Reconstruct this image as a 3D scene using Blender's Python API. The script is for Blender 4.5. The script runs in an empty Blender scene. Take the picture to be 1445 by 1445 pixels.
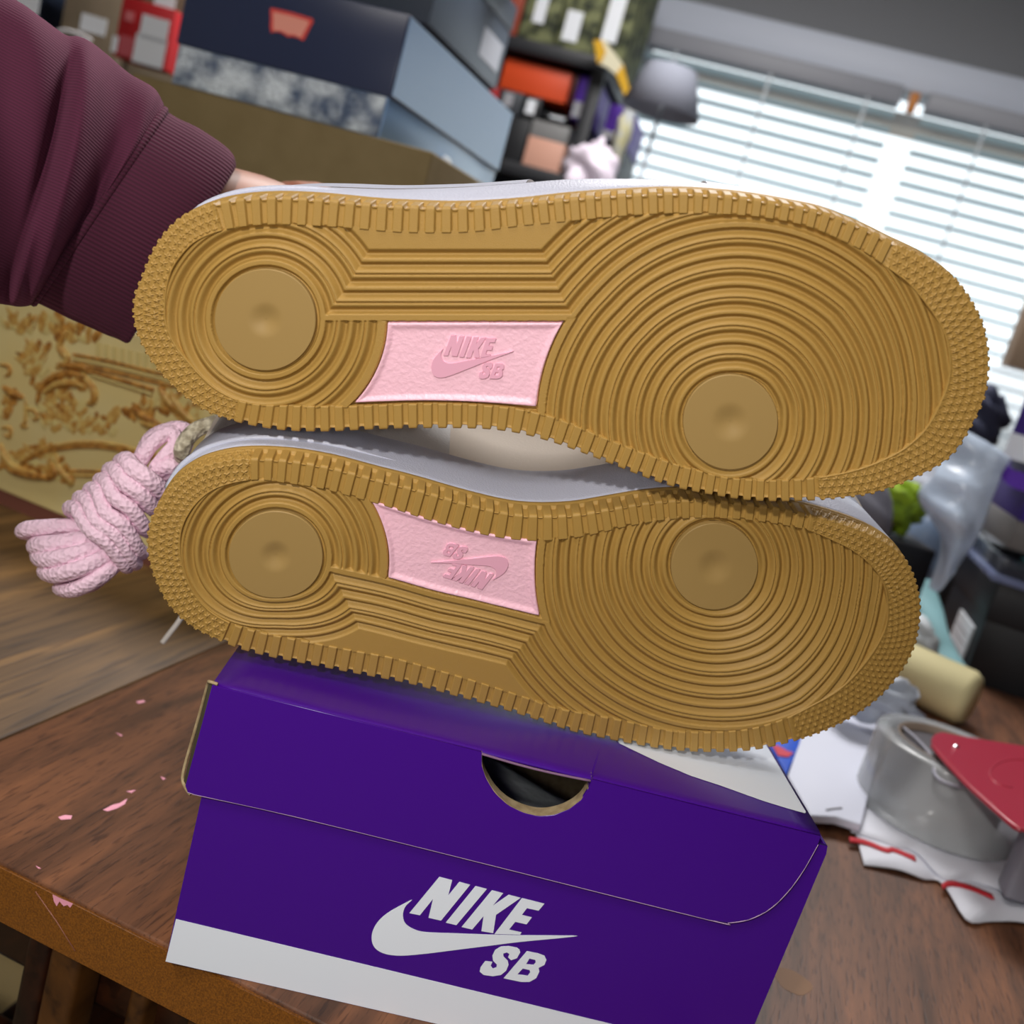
import bpy, bmesh, math, random
import numpy as np
from mathutils import Vector, Matrix
random.seed(4); rng = np.random.default_rng(4)
sc = bpy.context.scene
COL = sc.collection
PI = math.pi
# ------------------------------------------------------------------ camera
CAM = np.array([0.0, 0.0, 1.01]); FPX = 1445.0
PITCH, ROLL = math.radians(11.8), math.radians(16.03)
fw = np.array([0, math.cos(PITCH), -math.sin(PITCH)])
_r0 = np.array([1.0, 0, 0]); _u0 = np.array([0, math.sin(PITCH), math.cos(PITCH)])
rt = math.cos(ROLL)*_r0 + math.sin(ROLL)*_u0
up = -math.sin(ROLL)*_r0 + math.cos(ROLL)*_u0
cd = bpy.data.cameras.new('camera'); cam = bpy.data.objects.new('camera', cd); COL.objects.link(cam)
cam.matrix_world = Matrix(((rt[0], up[0], -fw[0], CAM[0]), (rt[1], up[1], -fw[1], CAM[1]), (rt[2], up[2], -fw[2], CAM[2]), (0, 0, 0, 1)))
cd.sensor_width = 36; cd.lens = 36; cd.clip_start = 0.02; cd.clip_end = 60
cd.dof.use_dof = True; cd.dof.focus_distance = 0.352; cd.dof.aperture_fstop = 11.5
sc.camera = cam
# ------------------------------------------------------------------ world, lights, exposure
sc.view_settings.view_transform = 'Standard'; sc.view_settings.look = 'None'
sc.view_settings.exposure = 0.0; sc.view_settings.gamma = 1.0; sc.view_settings.use_curve_mapping = False
w = bpy.data.worlds.new('daylight'); sc.world = w; w.use_nodes = True
wn = w.node_tree.nodes; wl = w.node_tree.links
wn['Background'].inputs[1].default_value = 1.9
_tc = wn.new('ShaderNodeTexCoord'); _sp = wn.new('ShaderNodeSeparateXYZ'); _cr = wn.new('ShaderNodeValToRGB')   # pale sky over darker ground
wl.new(_tc.outputs['Generated'], _sp.inputs[0]); wl.new(_sp.outputs['Z'], _cr.inputs['Fac']); wl.new(_cr.outputs['Color'], wn['Background'].inputs[0])
_cr.color_ramp.elements[0].position = 0.0; _cr.color_ramp.elements[0].color = (0.30, 0.33, 0.34, 1)
_cr.color_ramp.elements[1].position = 0.02; _cr.color_ramp.elements[1].color = (0.86, 0.95, 1.0, 1)
def lamp(name, kind, loc, target, power, color, size=0.1, size_y=None):
    d = bpy.data.lights.new(name, kind); o = bpy.data.objects.new(name, d); COL.objects.link(o)
    o.location = loc; d.energy = power; d.color = color
    if kind == 'AREA':
        d.size = size
        if size_y: d.shape = 'RECTANGLE'; d.size_y = size_y
    o.rotation_euler = (Vector(target)-Vector(loc)).to_track_quat('-Z', 'Y').to_euler()
    return o
lamp('desk_lamp_light', 'AREA', (-0.14, -0.16, 1.19), (0.0, 0.40, 0.90), 2.0, (1.0, 0.96, 0.91), 0.025)
lamp('phone_flash_light', 'AREA', (-0.03, -0.03, 1.015), (0.0, 0.40, 0.90), 0.36, (1.0, 0.97, 0.93), 0.02)
lamp('ceiling_fill_light', 'AREA', (0.1, 1.7, 2.42), (0.1, 1.7, 0), 40, (1.0, 0.97, 0.95), 0.8)  # added ceiling fill, set back to lift the far wall
lamp('ceiling_fill_light', 'AREA', (-0.7, -0.5, 2.42), (-0.7, -0.5, 0), 15, (1.0, 0.96, 0.92), 0.6)  # added unseen fill to brighten the front-facing boxes
# ------------------------------------------------------------------ helpers
def lin(c): return tuple(((x/255)/12.92 if x/255 <= 0.04045 else ((x/255+0.055)/1.055)**2.4) for x in c)
def mat(name, rgb, rough=0.5, metal=0.0, noise=None, bump=None, trans=0.0, alpha=None, coat=0.0, emit=None, spec=None, sss=0.0, sheen=0.0):
    m = bpy.data.materials.new(name); m.use_nodes = True
    nt = m.node_tree; b = nt.nodes['Principled BSDF']; L = nt.links
    c = lin(rgb); b.inputs['Base Color'].default_value = (*c, 1)
    b.inputs['Roughness'].default_value = rough; b.inputs['Metallic'].default_value = metal
    if trans: b.inputs['Transmission Weight'].default_value = trans
    if alpha is not None: b.inputs['Alpha'].default_value = alpha
    if coat: b.inputs['Coat Weight'].default_value = coat; b.inputs['Coat Roughness'].default_value = 0.15
    if spec is not None: b.inputs['Specular IOR Level'].default_value = spec
    if sss: b.inputs['Subsurface Weight'].default_value = sss; b.inputs['Subsurface Radius'].default_value = (0.004, 0.002, 0.0008); b.inputs['Subsurface Scale'].default_value = 0.6
    if sheen: b.inputs['Sheen Weight'].default_value = sheen; b.inputs['Sheen Roughness'].default_value = 0.5; b.inputs['Sheen Tint'].default_value = (*[min(1, x*5+0.05) for x in c], 1)
    tc = nt.nodes.new('ShaderNodeTexCoord')
    if noise:   # (scale, other rgb, detail, contrast)
        n = nt.nodes.new('ShaderNodeTexNoise'); n.inputs['Scale'].default_value = noise[0]; n.inputs['Detail'].default_value = noise[2]
        L.new(tc.outputs['Object'], n.inputs['Vector'])
        r = nt.nodes.new('ShaderNodeValToRGB'); k = noise[3]
        r.color_ramp.elements[0].position = 0.5-k; r.color_ramp.elements[1].position = 0.5+k
        r.color_ramp.elements[0].color = (*c, 1); r.color_ramp.elements[1].color = (*lin(noise[1]), 1)
        L.new(n.outputs['Fac'], r.inputs['Fac']); L.new(r.outputs['Color'], b.inputs['Base Color'])
    if bump:    # (scale, strength, distance, kind)
        if bump[3] == 'voronoi':
            n = nt.nodes.new('ShaderNodeTexVoronoi'); out = n.outputs['Distance']
        elif bump[3] == 'wave':
            n = nt.nodes.new('ShaderNodeTexWave'); out = n.outputs['Fac']; n.inputs['Distortion'].default_value = 1.5; n.bands_direction = 'DIAGONAL'
        else:
            n = nt.nodes.new('ShaderNodeTexNoise'); out = n.outputs['Fac']; n.inputs['Detail'].default_value = 4
        n.inputs['Scale'].default_value = bump[0]
        L.new(tc.outputs['Object'], n.inputs['Vector'])
        bp = nt.nodes.new('ShaderNodeBump'); bp.inputs['Strength'].default_value = bump[1]; bp.inputs['Distance'].default_value = bump[2]
        L.new(out, bp.inputs['Height']); L.new(bp.outputs['Normal'], b.inputs['Normal'])
    if emit: b.inputs['Emission Color'].default_value = (*lin(emit[0]), 1); b.inputs['Emission Strength'].default_value = emit[1]
    return m
def link(o, parent=None):
    COL.objects.link(o)
    if parent is not None: o.parent = parent
    return o
def tag(o, label=None, cat=None, group=None, kind=None):
    if label: o['label'] = label
    if cat: o['category'] = cat
    if group: o['group'] = group
    if kind: o['kind'] = kind
    return o
def empty(name, loc, label, cat, group=None, matrix=None):
    o = bpy.data.objects.new(name, None); link(o); o.empty_display_size = 0.02
    if matrix is not None: o.matrix_world = matrix
    else: o.location = loc
    return tag(o, label, cat, group)
def mk(name, verts, faces, m, parent=None, smooth=False, bevel=0.0, segs=2):
    """verts in the parent's local space (or world when top-level)"""
    me = bpy.data.meshes.new(name); me.from_pydata([tuple(float(c) for c in v) for v in verts], [], [tuple(int(i) for i in f) for f in faces]); me.update()
    if bevel > 0:
        bm = bmesh.new(); bm.from_mesh(me)
        es = [e for e in bm.edges if len(e.link_faces) == 2 and e.calc_face_angle(0) > 0.5]
        bmesh.ops.bevel(bm, geom=es, offset=bevel, segments=segs, profile=0.5, affect='EDGES', clamp_overlap=True)
        bm.to_mesh(me); bm.free()
    bm = bmesh.new(); bm.from_mesh(me); bmesh.ops.recalc_face_normals(bm, faces=bm.faces); bm.to_mesh(me); bm.free()
    if smooth or bevel > 0:
        me.shade_smooth()
        if bevel > 0: me.set_sharp_from_angle(angle=math.radians(50))
    me.materials.append(m)
    return link(bpy.data.objects.new(name, me), parent)
def grid_mesh(name, V, nu, nv, m, parent=None, closed_u=False, smooth=True, keep=None):
    """V (nu*nv,3), index i*nv+j; fast path"""
    iu = np.arange(nu if closed_u else nu-1); jv = np.arange(nv-1)
    A, B = np.meshgrid(iu, jv, indexing='ij'); A = A.ravel(); B = B.ravel(); A2 = (A+1) % nu
    F = np.stack([A*nv+B, A2*nv+B, A2*nv+B+1, A*nv+B+1], 1)
    if keep is not None:
        F = F[keep[F].all(1)]
        used = np.zeros(len(V), bool); used[F] = True; idx = np.cumsum(used)-1
        F = idx[F]; V = V[used]
    me = bpy.data.meshes.new(name)
    me.vertices.add(len(V)); me.vertices.foreach_set('co', np.ascontiguousarray(V, dtype=np.float32).ravel())
    me.loops.add(F.size); me.loops.foreach_set('vertex_index', np.ascontiguousarray(F, dtype=np.int32).ravel())
    me.polygons.add(len(F)); me.polygons.foreach_set('loop_start', np.arange(0, F.size, 4, dtype=np.int32))
    me.update(calc_edges=True); me.validate()
    if smooth: me.shade_smooth()
    me.materials.append(m)
    return link(bpy.data.objects.new(name, me), parent)
BOXF = [(0, 1, 2, 3), (7, 6, 5, 4), (0, 4, 5, 1), (1, 5, 6, 2), (2, 6, 7, 3), (3, 7, 4, 0)]
def hexa(name, c, m, parent=None, bevel=0.0, segs=2):
    return mk(name, c, BOXF, m, parent, bevel=bevel, segs=segs)
def bx(name, lo, hi, m, parent=None, bevel=0.0):
    x0, y0, z0 = lo; x1, y1, z1 = hi
    return hexa(name, [(x0, y0, z0), (x1, y0, z0), (x1, y1, z0), (x0, y1, z0), (x0, y0, z1), (x1, y0, z1), (x1, y1, z1), (x0, y1, z1)], m, parent, bevel)
def shape(name, loops, thick, M4, m, parent=None, smooth=False, bevel=0.0):
    """flat outline (with holes) in 2-D, extruded by thick along +z of M4"""
    cu = bpy.data.curves.new(name, 'CURVE'); cu.dimensions = '2D'; cu.fill_mode = 'BOTH'; cu.extrude = thick/2
    if bevel: cu.bevel_depth = bevel; cu.bevel_resolution = 1; cu.offset = -bevel
    for lp in loops:
        s = cu.splines.new('POLY'); s.points.add(len(lp)-1)
        for p, q in zip(s.points, lp): p.co = (q[0], q[1], 0, 1)
        s.use_cyclic_u = True
    t = bpy.data.objects.new('t', cu); me = bpy.data.meshes.new_from_object(t); bpy.data.objects.remove(t); bpy.data.curves.remove(cu)
    me.transform(Matrix.Translation((0, 0, thick/2))); me.transform(M4); me.name = name
    me.materials.clear(); me.materials.append(m)
    return link(bpy.data.objects.new(name, me), parent)
def catmull(P, n, closed=False):
    P = np.asarray(P, float); N = len(P); out = []
    segs = N if closed else N-1
    for i in range(segs):
        g = (lambda k: P[k % N]) if closed else (lambda k: P[min(max(k, 0), N-1)])
        p0, p1, p2, p3 = g(i-1), g(i), g(i+1), g(i+2)
        t = np.linspace(0, 1, n, endpoint=False)[:, None]
        out.append(0.5*((2*p1)+(-p0+p2)*t+(2*p0-5*p1+4*p2-p3)*t**2+(-p0+3*p1-3*p2+p3)*t**3))
    if not closed: out.append(P[-1:])
    return np.vstack(out)
def tube(name, pts, r, m, parent=None, flat=1.0, n=10, radii=None, upv=(0, 0, 1)):
    P = np.asarray(pts, float); N = len(P); T = np.gradient(P, axis=0); T /= np.linalg.norm(T, axis=1)[:, None]+1e-12
    nrm = np.cross(T[0], upv); nrm = nrm/np.linalg.norm(nrm) if np.linalg.norm(nrm) > 1e-4 else np.array([1.0, 0, 0]); V = []
    for i in range(N):
        nrm = nrm-T[i]*(nrm@T[i]); nrm /= np.linalg.norm(nrm)+1e-12; b = np.cross(T[i], nrm)
        rr = r if radii is None else radii[i]
        a = np.linspace(0, 2*PI, n, endpoint=False)
        V.append(P[i]+rr*(np.cos(a)[:, None]*nrm+flat*np.sin(a)[:, None]*b))
    V = np.vstack(V); F = [(i*n+j, i*n+(j+1) % n, (i+1)*n+(j+1) % n, (i+1)*n+j) for i in range(N-1) for j in range(n)]
    F += [tuple(range(n))[::-1], tuple(range((N-1)*n, N*n))]
    return mk(name, V, F, m, parent, smooth=True)
def lathe(name, prof, m, parent=None, n=48, M4=None, arc=2*PI):
    V = []; full = abs(arc-2*PI) < 1e-6; k = n if full else n+1
    for i in range(k):
        a = arc*i/n
        for r, z in prof: V.append((r*math.cos(a), r*math.sin(a), z))
    q = len(prof); F = [(i*q+j, ((i+1) % k)*q+j, ((i+1) % k)*q+j+1, i*q+j+1) for i in range(n) for j in range(q-1)]
    if M4 is not None: V = [M4 @ Vector(v) for v in V]
    return mk(name, V, F, m, parent, smooth=True)
# rays through the frame, used to measure where things stand
def ray(px, py):
    px = np.asarray(px, float); py = np.asarray(py, float)
    return fw+rt*((px-722.5)/FPX)[..., None]-up*((py-722.5)/FPX)[..., None]
def atz(px, py, z): d = ray(px, py); return CAM+d*((z-CAM[2])/d[..., 2])[..., None]
def atd(px, py, dep): return CAM+ray(px, py)*dep
def onpl(px, py, P0, n):
    d = ray(px, py); return CAM+d*(((P0-CAM)@n)/(d@n))[..., None]
def mat4(ex, ey, ez, p):
    return Matrix(((ex[0], ey[0], ez[0], p[0]), (ex[1], ey[1], ez[1], p[1]), (ex[2], ey[2], ez[2], p[2]), (0, 0, 0, 1)))
TZ = 0.75   # table top
# ------------------------------------------------------------------ materials
m_gum = mat('gum_rubber', (174, 137, 70), 0.46, bump=(3400, 0.5, 0.0003, 'noise'), sss=0.0, spec=0.35)
m_disc = mat('smooth_gum_rubber', (164, 134, 80), 0.5, spec=0.4)
m_pink = mat('pink_rubber', (252, 200, 216), 0.34, bump=(700, 0.55, 0.0006, 'noise'), spec=0.4)
m_pink_s = mat('smooth_pink_rubber', (238, 176, 198), 0.3)
m_white_leather = mat('white_leather', (196, 198, 214), 0.42, bump=(1400, 0.35, 0.0003, 'voronoi'))
m_cream = mat('cream_suede', (214, 203, 190), 0.8, bump=(900, 0.3, 0.0004, 'noise'))
m_grey_leather = mat('pale_grey_leather', (178, 174, 172), 0.5, bump=(900, 0.3, 0.0004, 'voronoi'))
m_lace_p = mat('pink_braid', (250, 214, 232), 0.8, bump=(520, 0.9, 0.0011, 'voronoi'), sheen=0.1)
m_lace_b = mat('beige_braid', (205, 196, 172), 0.85, noise=(300, (150, 140, 118), 2, 0.12), bump=(420, 1.0, 0.0012, 'voronoi'))
m_purple = mat('purple_print_card', (66, 8, 136), 0.30, bump=(9, 0.05, 0.002, 'noise'), spec=0.5)
m_whitecard = mat('white_print_card', (232, 238, 248), 0.35)
m_kraft = mat('raw_card', (178, 158, 122), 0.85, noise=(300, (140, 118, 84), 3, 0.2))
m_dark = mat('dark_void', (8, 7, 9), 0.9)
m_tissue = mat('white_tissue', (206, 212, 216), 0.8, bump=(60, 0.6, 0.004, 'noise'))
# ------------------------------------------------------------------ the room shell
AZ = math.radians(9.0)    # the window wall is turned a little
we = np.array([math.cos(AZ), -math.sin(AZ), 0]); wnrm = np.array([-math.sin(AZ), -math.cos(AZ), 0])   # along the wall, into the room
WP = atd(1100, 200, 3.1)
def onwall(px, py, off=0.0): return onpl(px, py, WP+wnrm*off, wnrm)
def wc(p): q = np.asarray(p)-WP; return float(q@we), float(p[2])     # wall coordinate, height
def wp(a, z, off=0.0): q = WP+we*a+wnrm*off; return np.array([q[0], q[1], z])
def wbox(name, a0, a1, z0, z1, o0, o1, m, parent=None, bevel=0.0):
    return hexa(name, [wp(a0, z0, o0), wp(a1, z0, o0), wp(a1, z0, o1), wp(a0, z0, o1), wp(a0, z1, o0), wp(a1, z1, o0), wp(a1, z1, o1), wp(a0, z1, o1)], m, parent, bevel)
m_wall = mat('grey_wall_paint', (128, 130, 134), 0.85, bump=(120, 0.1, 0.002, 'noise'))
m_trim = mat('white_trim_paint', (205, 212, 226), 0.5)
m_floor = mat('beige_carpet', (176, 160, 128), 0.95, noise=(180, (150, 134, 104), 4, 0.2), bump=(400, 0.5, 0.003, 'noise'))
a_l = wc(onwall(915, 60))[0]; z_top = wc(onwall(1100, 82))[1]; a_r = wc(onwall(1445, 300))[0]+1.1
z_bot = wc(onwall(1400, 660))[1]
def struct(o): return tag(o, kind='structure')
AL, AR = -4.4, 3.2
def wall_piece(nm, a0, a1, z0, z1):
    return wbox(nm, a0, a1, z0, z1, 0.0, -0.14, m_wall)
bmv = []
wb = empty('wall_back', (0, 0, 0), None, None); struct(wb)
for (a0, a1, z0, z1) in ((AL, a_l, 0, 2.5), (a_r, AR, 0, 2.5), (a_l, a_r, z_top, 2.5), (a_l, a_r, 0, z_bot)):
    o = wall_piece('wall_section', a0, a1, z0, z1); o.parent = wb
p1 = wp(AL, 0); p2 = wp(AR, 0)
def slab(nm, lo, hi, m): return struct(bx(nm, lo, hi, m))
slab('floor', (-3.2, -2.0, -0.1), (4.2, 4.6, 0.0), m_floor)
slab('ceiling', (-3.2, -2.0, 2.5), (4.2, 4.6, 2.6), mat('ceiling_paint', (190, 190, 192), 0.9))
slab('wall_left', (-2.75, -2.0, 0), (-2.6, 3.55, 2.5), m_wall)
slab('wall_right', (3.1, -2.0, 0), (3.25, 2.6, 2.5), m_wall)
slab('wall_front', (-3.2, -2.1, 0), (4.2, -2.0, 2.5), m_wall)
# window casing, sashes and glass
wf = struct(empty('window_1', (0, 0, 0), None, None))
wbox('window_frame', a_l-0.02, a_r+0.02, z_top-0.01, z_top+0.09, 0.03, -0.1, m_trim, wf, 0.004)
wbox('window_frame', a_l-0.08, a_l, z_bot-0.05, z_top+0.09, 0.03, -0.1, m_trim, wf, 0.004)
wbox('window_frame', a_r, a_r+0.08, z_bot-0.05, z_top+0.09, 0.03, -0.1, m_trim, wf, 0.004)
wbox('window_sill', a_l-0.1, a_r+0.1, z_bot-0.04, z_bot, 0.08, -0.12, m_trim, wf, 0.004)
wbox('pane', a_l, a_r, z_bot, z_top, -0.105, -0.11, mat('window_glass', (250, 252, 255), 0.0, alpha=0.06, spec=0.5), wf)
ppl = bpy.data.lights.new('window_portal', 'AREA'); ppl.shape = 'RECTANGLE'; ppl.size = a_r-a_l; ppl.size_y = z_top-z_bot; ppl.cycles.is_portal = True
po = bpy.data.objects.new('window_portal', ppl); COL.objects.link(po); pc = wp((a_l+a_r)/2, (z_top+z_bot)/2, -0.13)
po.location = pc; po.rotation_euler = Vector(wnrm).to_track_quat('-Z', 'Z').to_euler()
wbox('eave', a_l-1.5, a_r+1.5, z_top-0.07, z_top-0.03, -0.15, -0.30, mat('beige_soffit', (226, 212, 202), 0.8), wf)
# blinds: two; the gap is left open so sky stands for a glaring mullion
m_slat = mat('white_slat_backlit_tint', (196, 218, 226), 0.45)  # white slats tinted blue for the daylight glowing behind them
def blind(a0, a1, label):
    e = empty('venetian_blind', tuple(wp((a0+a1)/2, z_top, 0.03)), label, 'window blind', 'venetian blinds at the window')
    off = np.array(e.location)
    def W(name, *a, **k):
        o = wbox(name, *a, **k); o.parent = e; o.matrix_parent_inverse = Matrix.Translation(-e.location); return o
    W('headrail', a0, a1, z_top-0.065, z_top-0.012, 0.075, 0.01, mat('grey_valance', (150, 152, 160), 0.5), bevel=0.003)
    n = int((z_top-0.09-z_bot)/0.044); src = None
    for i in range(n):
        z = z_top-0.09-i*0.044
        if src is None:
            V = []; k = 7
            for j in range(k):
                t = j/(k-1); o_ = 0.018+0.050*t; dz = 0.003*math.sin(PI*t)+0.004*t
                for a in (a0, a1): V += [wp(a, z+dz, o_), wp(a, z+dz-0.003, o_)]
            F = []
            for j in range(k-1):
                q = j*4; r = q+4
                F += [(q, r, r+2, q+2), (q+1, q+3, r+3, r+1), (q, q+1, r+1, r), (q+2, r+2, r+3, q+3)]
            F += [(0, 2, 3, 1), ((k-1)*4, (k-1)*4+1, (k-1)*4+3, (k-1)*4+2)]
            src = mk('slat', V, F, m_slat, None); src.parent = e; src.matrix_parent_inverse = Matrix.Translation(-e.location); z0 = z
        else:
            o = src.copy(); link(o); o.location = (0, 0, z-z0)
    for f in (0.12, 0.5, 0.88):
        a = a0+(a1-a0)*f
        W('ladder_cord', a-0.004, a+0.004, z_top-0.09-(n-1)*0.044, z_top-0.06, 0.072, 0.071, mat('cord_tape', (214, 222, 228), 0.7))
    return e
a_m0 = wc(onwall(1272, 130))[0]; a_m1 = wc(onwall(1310, 130))[0]
blind(a_l+0.01, a_m0, 'wide white horizontal blind left of the open gap standing for the bright mullion')
blind(a_m1, a_r-0.01, 'white horizontal blind right of the open gap standing for the bright mullion')
am = (a_m0+a_m1)/2
o = hexa('wood_clip', [wp(am-0.012, z_top-0.075, 0.06), wp(am+0.012, z_top-0.075, 0.06), wp(am+0.012, z_top-0.075, 0.04), wp(am-0.012, z_top-0.075, 0.04),
    wp(am-0.014, z_top-0.02, 0.06), wp(am+0.014, z_top-0.02, 0.06), wp(am+0.014, z_top-0.02, 0.04), wp(am-0.014, z_top-0.02, 0.04)], mat('orange_wood', (206, 128, 48), 0.5), None, 0.002)
tag(o, 'small orange clip at the top of the gap between the two blinds', 'clip')
# ------------------------------------------------------------------ table
def wood(name, cols, ang, scale, rough=0.32, stretch=18.0, fine=5.0):
    m = bpy.data.materials.new(name); m.use_nodes = True; nt = m.node_tree; L = nt.links; b = nt.nodes['Principled BSDF']
    tc = nt.nodes.new('ShaderNodeTexCoord'); mp = nt.nodes.new('ShaderNodeMapping'); mp.inputs['Rotation'].default_value = (0, 0, ang)
    mp.inputs['Scale'].default_value = (scale, scale/stretch, scale)
    L.new(tc.outputs['Object'], mp.inputs['Vector'])
    n = nt.nodes.new('ShaderNodeTexNoise'); n.inputs['Scale'].default_value = 1.0; n.inputs['Detail'].default_value = 6; n.inputs['Roughness'].default_value = 0.62; n.inputs['Distortion'].default_value = 0.6
    L.new(mp.outputs['Vector'], n.inputs['Vector'])
    r = nt.nodes.new('ShaderNodeValToRGB'); e = r.color_ramp.elements
    e[0].position = 0.33; e[0].color = (*lin(cols[0]), 1); e[1].position = 0.68; e[1].color = (*lin(cols[2]), 1); x = e.new(0.5); x.color = (*lin(cols[1]), 1)
    L.new(n.outputs['Fac'], r.inputs['Fac'])
    n2 = nt.nodes.new('ShaderNodeTexNoise'); n2.inputs['Scale'].default_value = fine; n2.inputs['Detail'].default_value = 3
    L.new(mp.outputs['Vector'], n2.inputs['Vector'])
    r2 = nt.nodes.new('ShaderNodeValToRGB'); r2.color_ramp.elements[0].position = 0.36; r2.color_ramp.elements[1].position = 0.46
    r2.color_ramp.elements[0].color = (0.45, 0.4, 0.38, 1); r2.color_ramp.elements[1].color = (1, 1, 1, 1)
    L.new(n2.outputs['Fac'], r2.inputs['Fac'])
    mx = nt.nodes.new('ShaderNodeMix'); mx.data_type = 'RGBA'; mx.blend_type = 'MULTIPLY'; mx.inputs[0].default_value = 0.8
    L.new(r.outputs['Color'], mx.inputs[6]); L.new(r2.outputs['Color'], mx.inputs[7]); L.new(mx.outputs[2], b.inputs['Base Color'])
    b.inputs['Roughness'].default_value = rough
    bp = nt.nodes.new('ShaderNodeBump'); bp.inputs['Strength'].default_value = 0.15; bp.inputs['Distance'].default_value = 0.0006
    L.new(r2.outputs['Color'], bp.inputs['Height']); L.new(bp.outputs['Normal'], b.inputs['Normal'])
    return m
eA = atz(0, 1215, TZ); eB = atz(335, 1383, TZ); te = (eB-eA)/np.linalg.norm(eB-eA); tb = np.array([-te[1], te[0], 0])
t_ang = math.atan2(te[1], te[0])
sA = atz(0, 1050, TZ); sB = atz(310, 905, TZ); s_dir = (sB-sA)/np.linalg.norm(sB-sA)
M_t = mat4(te, tb, np.array([0, 0, 1.0]), eA)      # table frame: x along the front edge, y inwards
def tl(p): q = np.asarray(p)-eA; return np.array([q@te, q@tb, q[2]])
seam0 = tl(sA)[0]+0.0; seam = float((tl(sA)[0]+tl(sB)[0])/2)
m_tab = wood('reddish_brown_table_wood', [(72, 44, 26), (100, 63, 40), (126, 80, 50)], 0, 75, 0.56, 10, 9)
m_tab2 = wood('olive_brown_table_wood', [(76, 54, 28), (106, 78, 44), (140, 104, 58)], 0, 50, 0.58, 16, 5)
m_edge = mat('stained_table_edge', (138, 84, 24), 0.4, noise=(1500, (96, 56, 16), 3, 0.16))
table = empty('table', None, 'brown wooden table carrying the shoe box and clutter', 'table', matrix=M_t)
TH = 0.0225
bx('tabletop_board', (seam+0.0004, 0, -TH), (1.45, 1.35, 0), m_tab, table, 0.0012)
bx('tabletop_leaf', (-0.75, 0.0, -TH), (seam-0.0004, 1.35, 0), m_tab2, table, 0.0012)
bx('front_edge_band', (-0.75, -0.0012, -TH-0.001), (1.45, 0.0, -0.0016), m_edge, table)
m_dwood = wood('dark_stained_wood', [(26, 10, 4), (46, 20, 8), (70, 34, 12)], 0, 30, 0.4)
bx('apron', (-0.72, 0.10, -0.11), (1.42, 0.125, -TH), m_dwood, table)
for x in (-0.70, 1.38):
    for y in (0.03, 1.27): bx('leg', (x, y, -TZ), (x+0.07, y+0.07, -TH), m_dwood, table, 0.004)
# paint smears and a water mark on the board
m_smear = mat('dried_pink_paint', (236, 160, 180), 0.6)
def smear(pts, hh=0.0003, onedge=False):
    V = []; c = atz(*np.mean(pts, 0), TZ)
    for p in pts: V.append(tl(atz(p[0], p[1], TZ)))
    n = len(V); c = np.mean(V, 0)
    VV = [(v[0], v[1], 0.00005) for v in V]+[(c[0]+(v[0]-c[0])*0.75, c[1]+(v[1]-c[1])*0.75, hh) for v in V]
    F = [(i, (i+1) % n, n+(i+1) % n, n+i) for i in range(n)]+[tuple(range(n, 2*n))]
    return mk('paint_smear', VV, F, m_smear, table)
smear([(145, 1143), (158, 1136), (170, 1133), (180, 1127), (176, 1135), (165, 1141), (152, 1145)])
smear([(82, 1153), (92, 1150), (102, 1151), (100, 1156), (86, 1157)])
smear([(192, 990), (203, 988), (205, 991), (195, 993)])
smear([(163, 1034), (173, 1038), (170, 1039)])
smear([(226, 1096), (234, 1099), (230, 1101)])
smear([(50, 1222), (58, 1226), (54, 1226)]); smear([(178, 1117), (192, 1115), (186, 1119)])
ed = [(74, 1262), (86, 1268), (103, 1275), (99, 1281), (95, 1277), (90, 1279), (84, 1272), (80, 1279), (76, 1272)]
EV = []
for p in ed:
    q = tl(onpl(p[0], p[1], eA-tb*0.0014, tb)); EV.append((q[0], -0.0014, min(q[2], 0.0)))
mk('paint_smear', EV, [tuple(range(len(EV)))], m_smear, table)
q0 = tl(onpl(50, 1258, eA-tb*0.0014, tb)); q1 = tl(onpl(106, 1342, eA-tb*0.0014, tb))
tube('scratch', [(q0[0], -0.0014, q0[2]), ((q0[0]+q1[0])/2+0.0008, -0.0014, (q0[2]+q1[2])/2), (q1[0], -0.0014, q1[2])], 0.00022, mat('scratch', (150, 98, 80), 0.6), table, n=5)
# water mark
c = tl(atz(1118, 1385, TZ)); mk('water_mark', [(c[0]+0.009*math.cos(a)*(1+0.15*math.sin(3*a)), c[1]+0.009*math.sin(a), 0.0001) for a in np.linspace(0, 2*PI, 20, endpoint=False)], [tuple(range(20))], mat('water_mark', (128, 94, 66), 0.6), table)
# ------------------------------------------------------------------ chair tucked under the table, floor clutter
chair = empty('wooden_chair', None, 'dark stained wooden chair with upright slats under the table edge', 'chair', matrix=mat4(te, tb, np.array([0, 0, 1.0]), tuple(eA+tb*0.0)))
def post(nm, px0, px1, off, dpt, m, ztop=-TH-0.004, zb=-0.7):
    # an upright whose front face spans two frame columns just below the edge
    P0 = eA+tb*off; a = tl(onpl(px0[0], px0[1], P0, tb))[0]; b = tl(onpl(px1[0], px1[1], P0, tb))[0]
    return bx(nm, (a, off, zb), (b, off+dpt, ztop), m, chair, 0.003)
m_chw = wood('brown_chair_wood', [(60, 34, 10), (92, 56, 20), (120, 78, 34)], 0, 24, 0.45)
post('back_post', (22, 1400), (57, 1400), 0.030, 0.03, m_dwood)
post('back_slat', (57, 1400), (103, 1400), 0.026, 0.02, m_chw)
post('back_slat', (172, 1440), (200, 1440), 0.034, 0.02, m_chw)
post('back_slat', (262, 1440), (290, 1440), 0.034, 0.02, m_chw)
post('back_post', (330, 1440), (375, 1440), 0.030, 0.03, m_chw)
bx('seat_panel', (-0.13, 0.05, -0.30), (0.30, 0.42, -0.27), m_dwood, chair, 0.004)
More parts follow.
